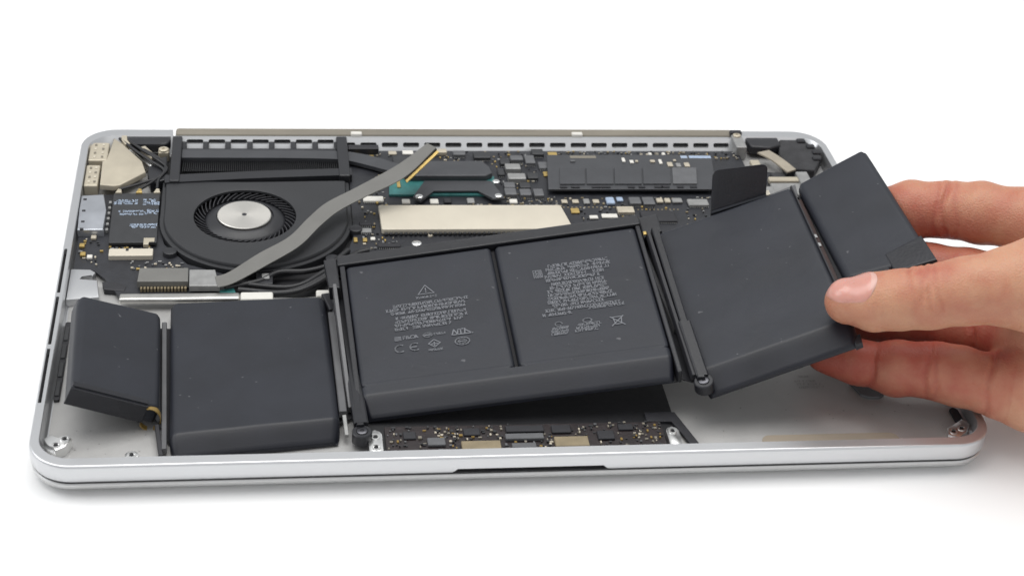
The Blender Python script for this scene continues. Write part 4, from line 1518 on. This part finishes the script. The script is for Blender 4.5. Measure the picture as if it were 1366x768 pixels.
def chain_field(P, nm):
    pts = CHAINS[nm]
    d = None
    for p, q in zip(pts, pts[1:]):
        c = capsule(P, np.array(p[:3]), np.array(q[:3]), p[3], q[3])
        d = c if d is None else smin(d, c, 2.0)
    for c, ch, dep, wid in CREASES:
        if ch != nm:
            continue
        pc = np.array(c)
        arr = np.array([p[:3] for p in pts])
        i = int(np.argmin(np.linalg.norm(arr - pc, axis=1)))
        ax = arr[min(i + 1, len(arr) - 1)] - arr[max(i - 1, 0)]
        ax = (ax / np.linalg.norm(ax)).astype(np.float32)
        rel = P - pc.astype(np.float32)
        s = rel @ ax + 0.7 * np.sin(rel[..., 2] * 0.38 + pc[0] * 1.7)
        d = d + dep * np.exp(-(s / wid) ** 2) * (1.05 * crease_mask(rel, nm, pc) if dep > 0 else 1.0)
    if nm == 'thumb':                    # oval knuckle wrinkles
        r = knuckle_r(P)
        d = d - 0.16 * np.cos(r * 2.0) * np.exp(-(r / 4.6) ** 2)
    return d


def knuckle_r(P):
    rel = P - np.array([283.0, 22.0, 64.0], dtype=np.float32)
    a = rel @ np.array([0.93, -0.2, 0.28], dtype=np.float32)
    b2 = np.maximum(np.einsum('...i,...i', rel, rel) - a * a, 0)
    return np.sqrt(a * a * 1.3 + b2 * 0.42)


def hand_field(P):
    P = np.asarray(P, dtype=np.float32)
    out = None
    for nm in CHAINS:
        d = chain_field(P, nm)
        out = d if out is None else smin(out, d, 0.45 if nm in FINGERS else 9.0)
    return out


def build_hand():
    import openvdb
    VX = 0.66
    lo = np.array([250.0, -64.0, 2.0])
    hi = np.array([652.0, 106.0, 100.0])
    n = np.ceil((hi - lo) / VX).astype(int)
    ax3 = [(lo[i] + VX * np.arange(n[i])).astype(np.float32) for i in range(3)]
    D = np.full(tuple(n), 6.0, dtype=np.float32)
    for nm, pts in CHAINS.items():
        pad = 3.0 if nm in FINGERS else 10.0
        A = np.array([[q[i] - q[3] - pad for i in range(3)] for q in pts]).min(0)
        B = np.array([[q[i] + q[3] + pad for i in range(3)] for q in pts]).max(0)
        i0 = np.clip(((A - lo) / VX).astype(int), 0, n)
        i1 = np.clip(((B - lo) / VX).astype(int) + 2, 0, n)
        sl = tuple(slice(a_, b_) for a_, b_ in zip(i0, i1))
        G = np.stack(np.meshgrid(*[ax3[i][sl[i]] for i in range(3)], indexing='ij'), -1)
        d = chain_field(G, nm)
        D[sl] = smin(D[sl], d, 0.45 if nm in FINGERS else 9.0)
    D = np.clip(D, -6, 6)
    gr_ = openvdb.FloatGrid(6.0)
    gr_.copyFromArray(D)
    pts, quads = gr_.convertToQuads(0.0)
    pts = lo + np.asarray(pts, dtype=np.float64) * VX
    return pts, np.asarray(quads)


hp_, hq_ = build_hand()
me = bpy.data.meshes.new('hand')
org = np.array([330.0, 35.0, 12.0])
co = (hp_ - org) * S
me.vertices.add(len(co))
me.vertices.foreach_set('co', co.astype(np.float32).ravel())
me.loops.add(hq_.size)
me.loops.foreach_set('vertex_index', hq_[:, ::-1].astype(np.int32).ravel())
me.polygons.add(len(hq_))
me.polygons.foreach_set('loop_start', np.arange(0, hq_.size, 4, dtype=np.int32))
me.update(calc_edges=True)
me.validate()
bm = new()
bm.from_mesh(me)
for _ in range(2):
    bmesh.ops.smooth_vert(bm, verts=bm.verts, factor=0.5, use_axis_x=True, use_axis_y=True, use_axis_z=True)
bmesh.ops.recalc_face_normals(bm, faces=bm.faces)
bm.to_mesh(me)
bm.free()
for f in me.polygons:
    f.use_smooth = True
# skin flush: fingertips and joints are pinker
fl_ = np.zeros(len(me.vertices))
pv = np.empty(len(me.vertices) * 3, dtype=np.float32)
me.vertices.foreach_get('co', pv)
pv = pv.reshape(-1, 3) / S + org
for c, r, a in (((264, 31, 50), 9, 0.45), ((288, 24, 64), 7, 0.4), ((279, 27, 61), 8, 0.25), ((300, 12, 58), 14, 0.2), ((268, 40, 19), 13, 0.75), ((285, 31, 21), 12, 0.25), ((298, 27, 23), 10, 0.35), ((286, 92, 46), 16, 0.65), ((303, 85, 50), 12, 0.35),
                ((318, 76, 50), 12, 0.45), ((305, 68, 36), 18, 0.35), ((295, 44, 29), 26, 0.55), ((322, 20, 40), 14, 0.3), ((318, 16, 24), 12, 0.35), ((340, 60, 60), 14, 0.25)):
    fl_ += a * np.exp(-(np.linalg.norm(pv - np.array(c), axis=1) / r) ** 2)
for c, ch, dep, wid in CREASES:
    if dep <= 0:
        continue
    arr = np.array([p[:3] for p in CHAINS[ch]])
    pc = np.array(c)
    i = int(np.argmin(np.linalg.norm(arr - pc, axis=1)))
    ax = arr[min(i + 1, len(arr) - 1)] - arr[max(i - 1, 0)]
    ax = ax / np.linalg.norm(ax)
    rel = pv - pc
    s_ = rel @ ax + 0.7 * np.sin(rel[:, 2] * 0.38 + pc[0] * 1.7)
    fl_ += 0.20 * np.exp(-(s_ / 0.9) ** 2) * crease_mask(rel, ch, pc) * (np.linalg.norm(rel - (rel @ ax)[:, None] * ax, axis=1) < 12.5)
kr = knuckle_r(pv)
fl_ += (0.16 - 0.10 * np.cos(kr * 2.0)) * np.exp(-(kr / 4.6) ** 2)
for ch, a_ in (('index', 0.20), ('middle', 0.3), ('ring', 0.42), ('little', 0.30), ('palm_little', 0.15)):
    fl_ += a_ * np.clip(1.5 - np.abs(chain_field(pv.astype(np.float32), ch)) / 1.5, 0, 1)
at = me.attributes.new('flush', 'FLOAT', 'POINT')
at.data.foreach_set('value', np.clip(fl_, 0, 1).astype(np.float32))
me.materials.append(MATS['skin'])
hand = bpy.data.objects.new('hand', me)
COL.objects.link(hand)
hand.location = Vector(org) * S
hand['label'] = 'bare hand holding the lifted battery end between thumb and fingers'
hand['category'] = 'hand'

# thumb nail, laid on the skin surface
TA = np.array([263.7, 30.7, 49.0])
TB_ = np.array([279.2, 25.6, 52.8])
ax_ = (TB_ - TA) / np.linalg.norm(TB_ - TA)
cu = np.array(UPV)
cf = np.array(FWD)
nn_ = 0.72 * cu - 0.70 * cf
nn_ -= ax_ * (nn_ @ ax_)
nn_ /= np.linalg.norm(nn_)
bb_ = np.cross(ax_, nn_)


def nail_patch(s0, s1, half, lift, us=22, vs=18):
    B, Dr, E = [], [], []
    for i in range(us + 1):
        u = i / us
        s = s0 + (s1 - s0) * u
        e = 2 * u - 1                      # rounded at both ends
        wd = half * (1 - abs(e) ** 4 * (0.45 if e < 0 else 0.55))
        for j in range(vs + 1):
            q = 2 * j / vs - 1
            th = math.radians(wd * q)
            bow = 1.6 * (1 - q * q)
            st = s + (bow - 1.0) * (e if abs(e) > 0.5 else e * 0.6)
            B.append(TA + ax_ * st)
            Dr.append(nn_ * math.cos(th) + bb_ * math.sin(th))
            E.append(max(abs(q) ** 6, abs(e) ** 8))
    B, Dr, E = np.array(B), np.array(Dr), np.array(E)
    t0, t1 = np.zeros(len(B)), np.full(len(B), 16.0)
    for _ in range(20):
        tm = (t0 + t1) / 2
        out_ = hand_field(B + Dr * tm[:, None]) > 0
        t1 = np.where(out_, tm, t1)
        t0 = np.where(out_, t0, tm)
    V = (B + Dr * (t1 + lift * (1 - E) - 0.25 * E)[:, None]).reshape(us + 1, vs + 1, 3)
    bm = new()
    g_ = [[bm.verts.new(Vector(p)) for p in r] for r in V]
    for i in range(us):
        for j in range(vs):
            bm.faces.new((g_[i][j], g_[i][j + 1], g_[i + 1][j + 1], g_[i + 1][j]))
    # close it with an underside sunk in the skin
    per = [(0, j) for j in range(vs + 1)] + [(i, vs) for i in range(1, us + 1)] + [(us, j) for j in range(vs - 1, -1, -1)] + [(i, 0) for i in range(us - 1, 0, -1)]
    top = [g_[i][j] for i, j in per]
    low = [bm.verts.new(v.co - Vector(nn_) * 0.9) for v in top]
    k_ = len(top)
    for a in range(k_):
        bm.faces.new((top[a], low[a], low[(a + 1) % k_], top[(a + 1) % k_]))
    bm.faces.new(low)
    return bm


nail_bm = nail_patch(-6.8, 10.0, 54, 0.38)
for f in nail_bm.faces:
    c = (np.array(f.calc_center_median()) - TA) @ ax_
    if c > 8.2:
        f.material_index = 1
mk('fingernail', nail_bm, ['nail', 'nail_edge'], hand, smooth=60)
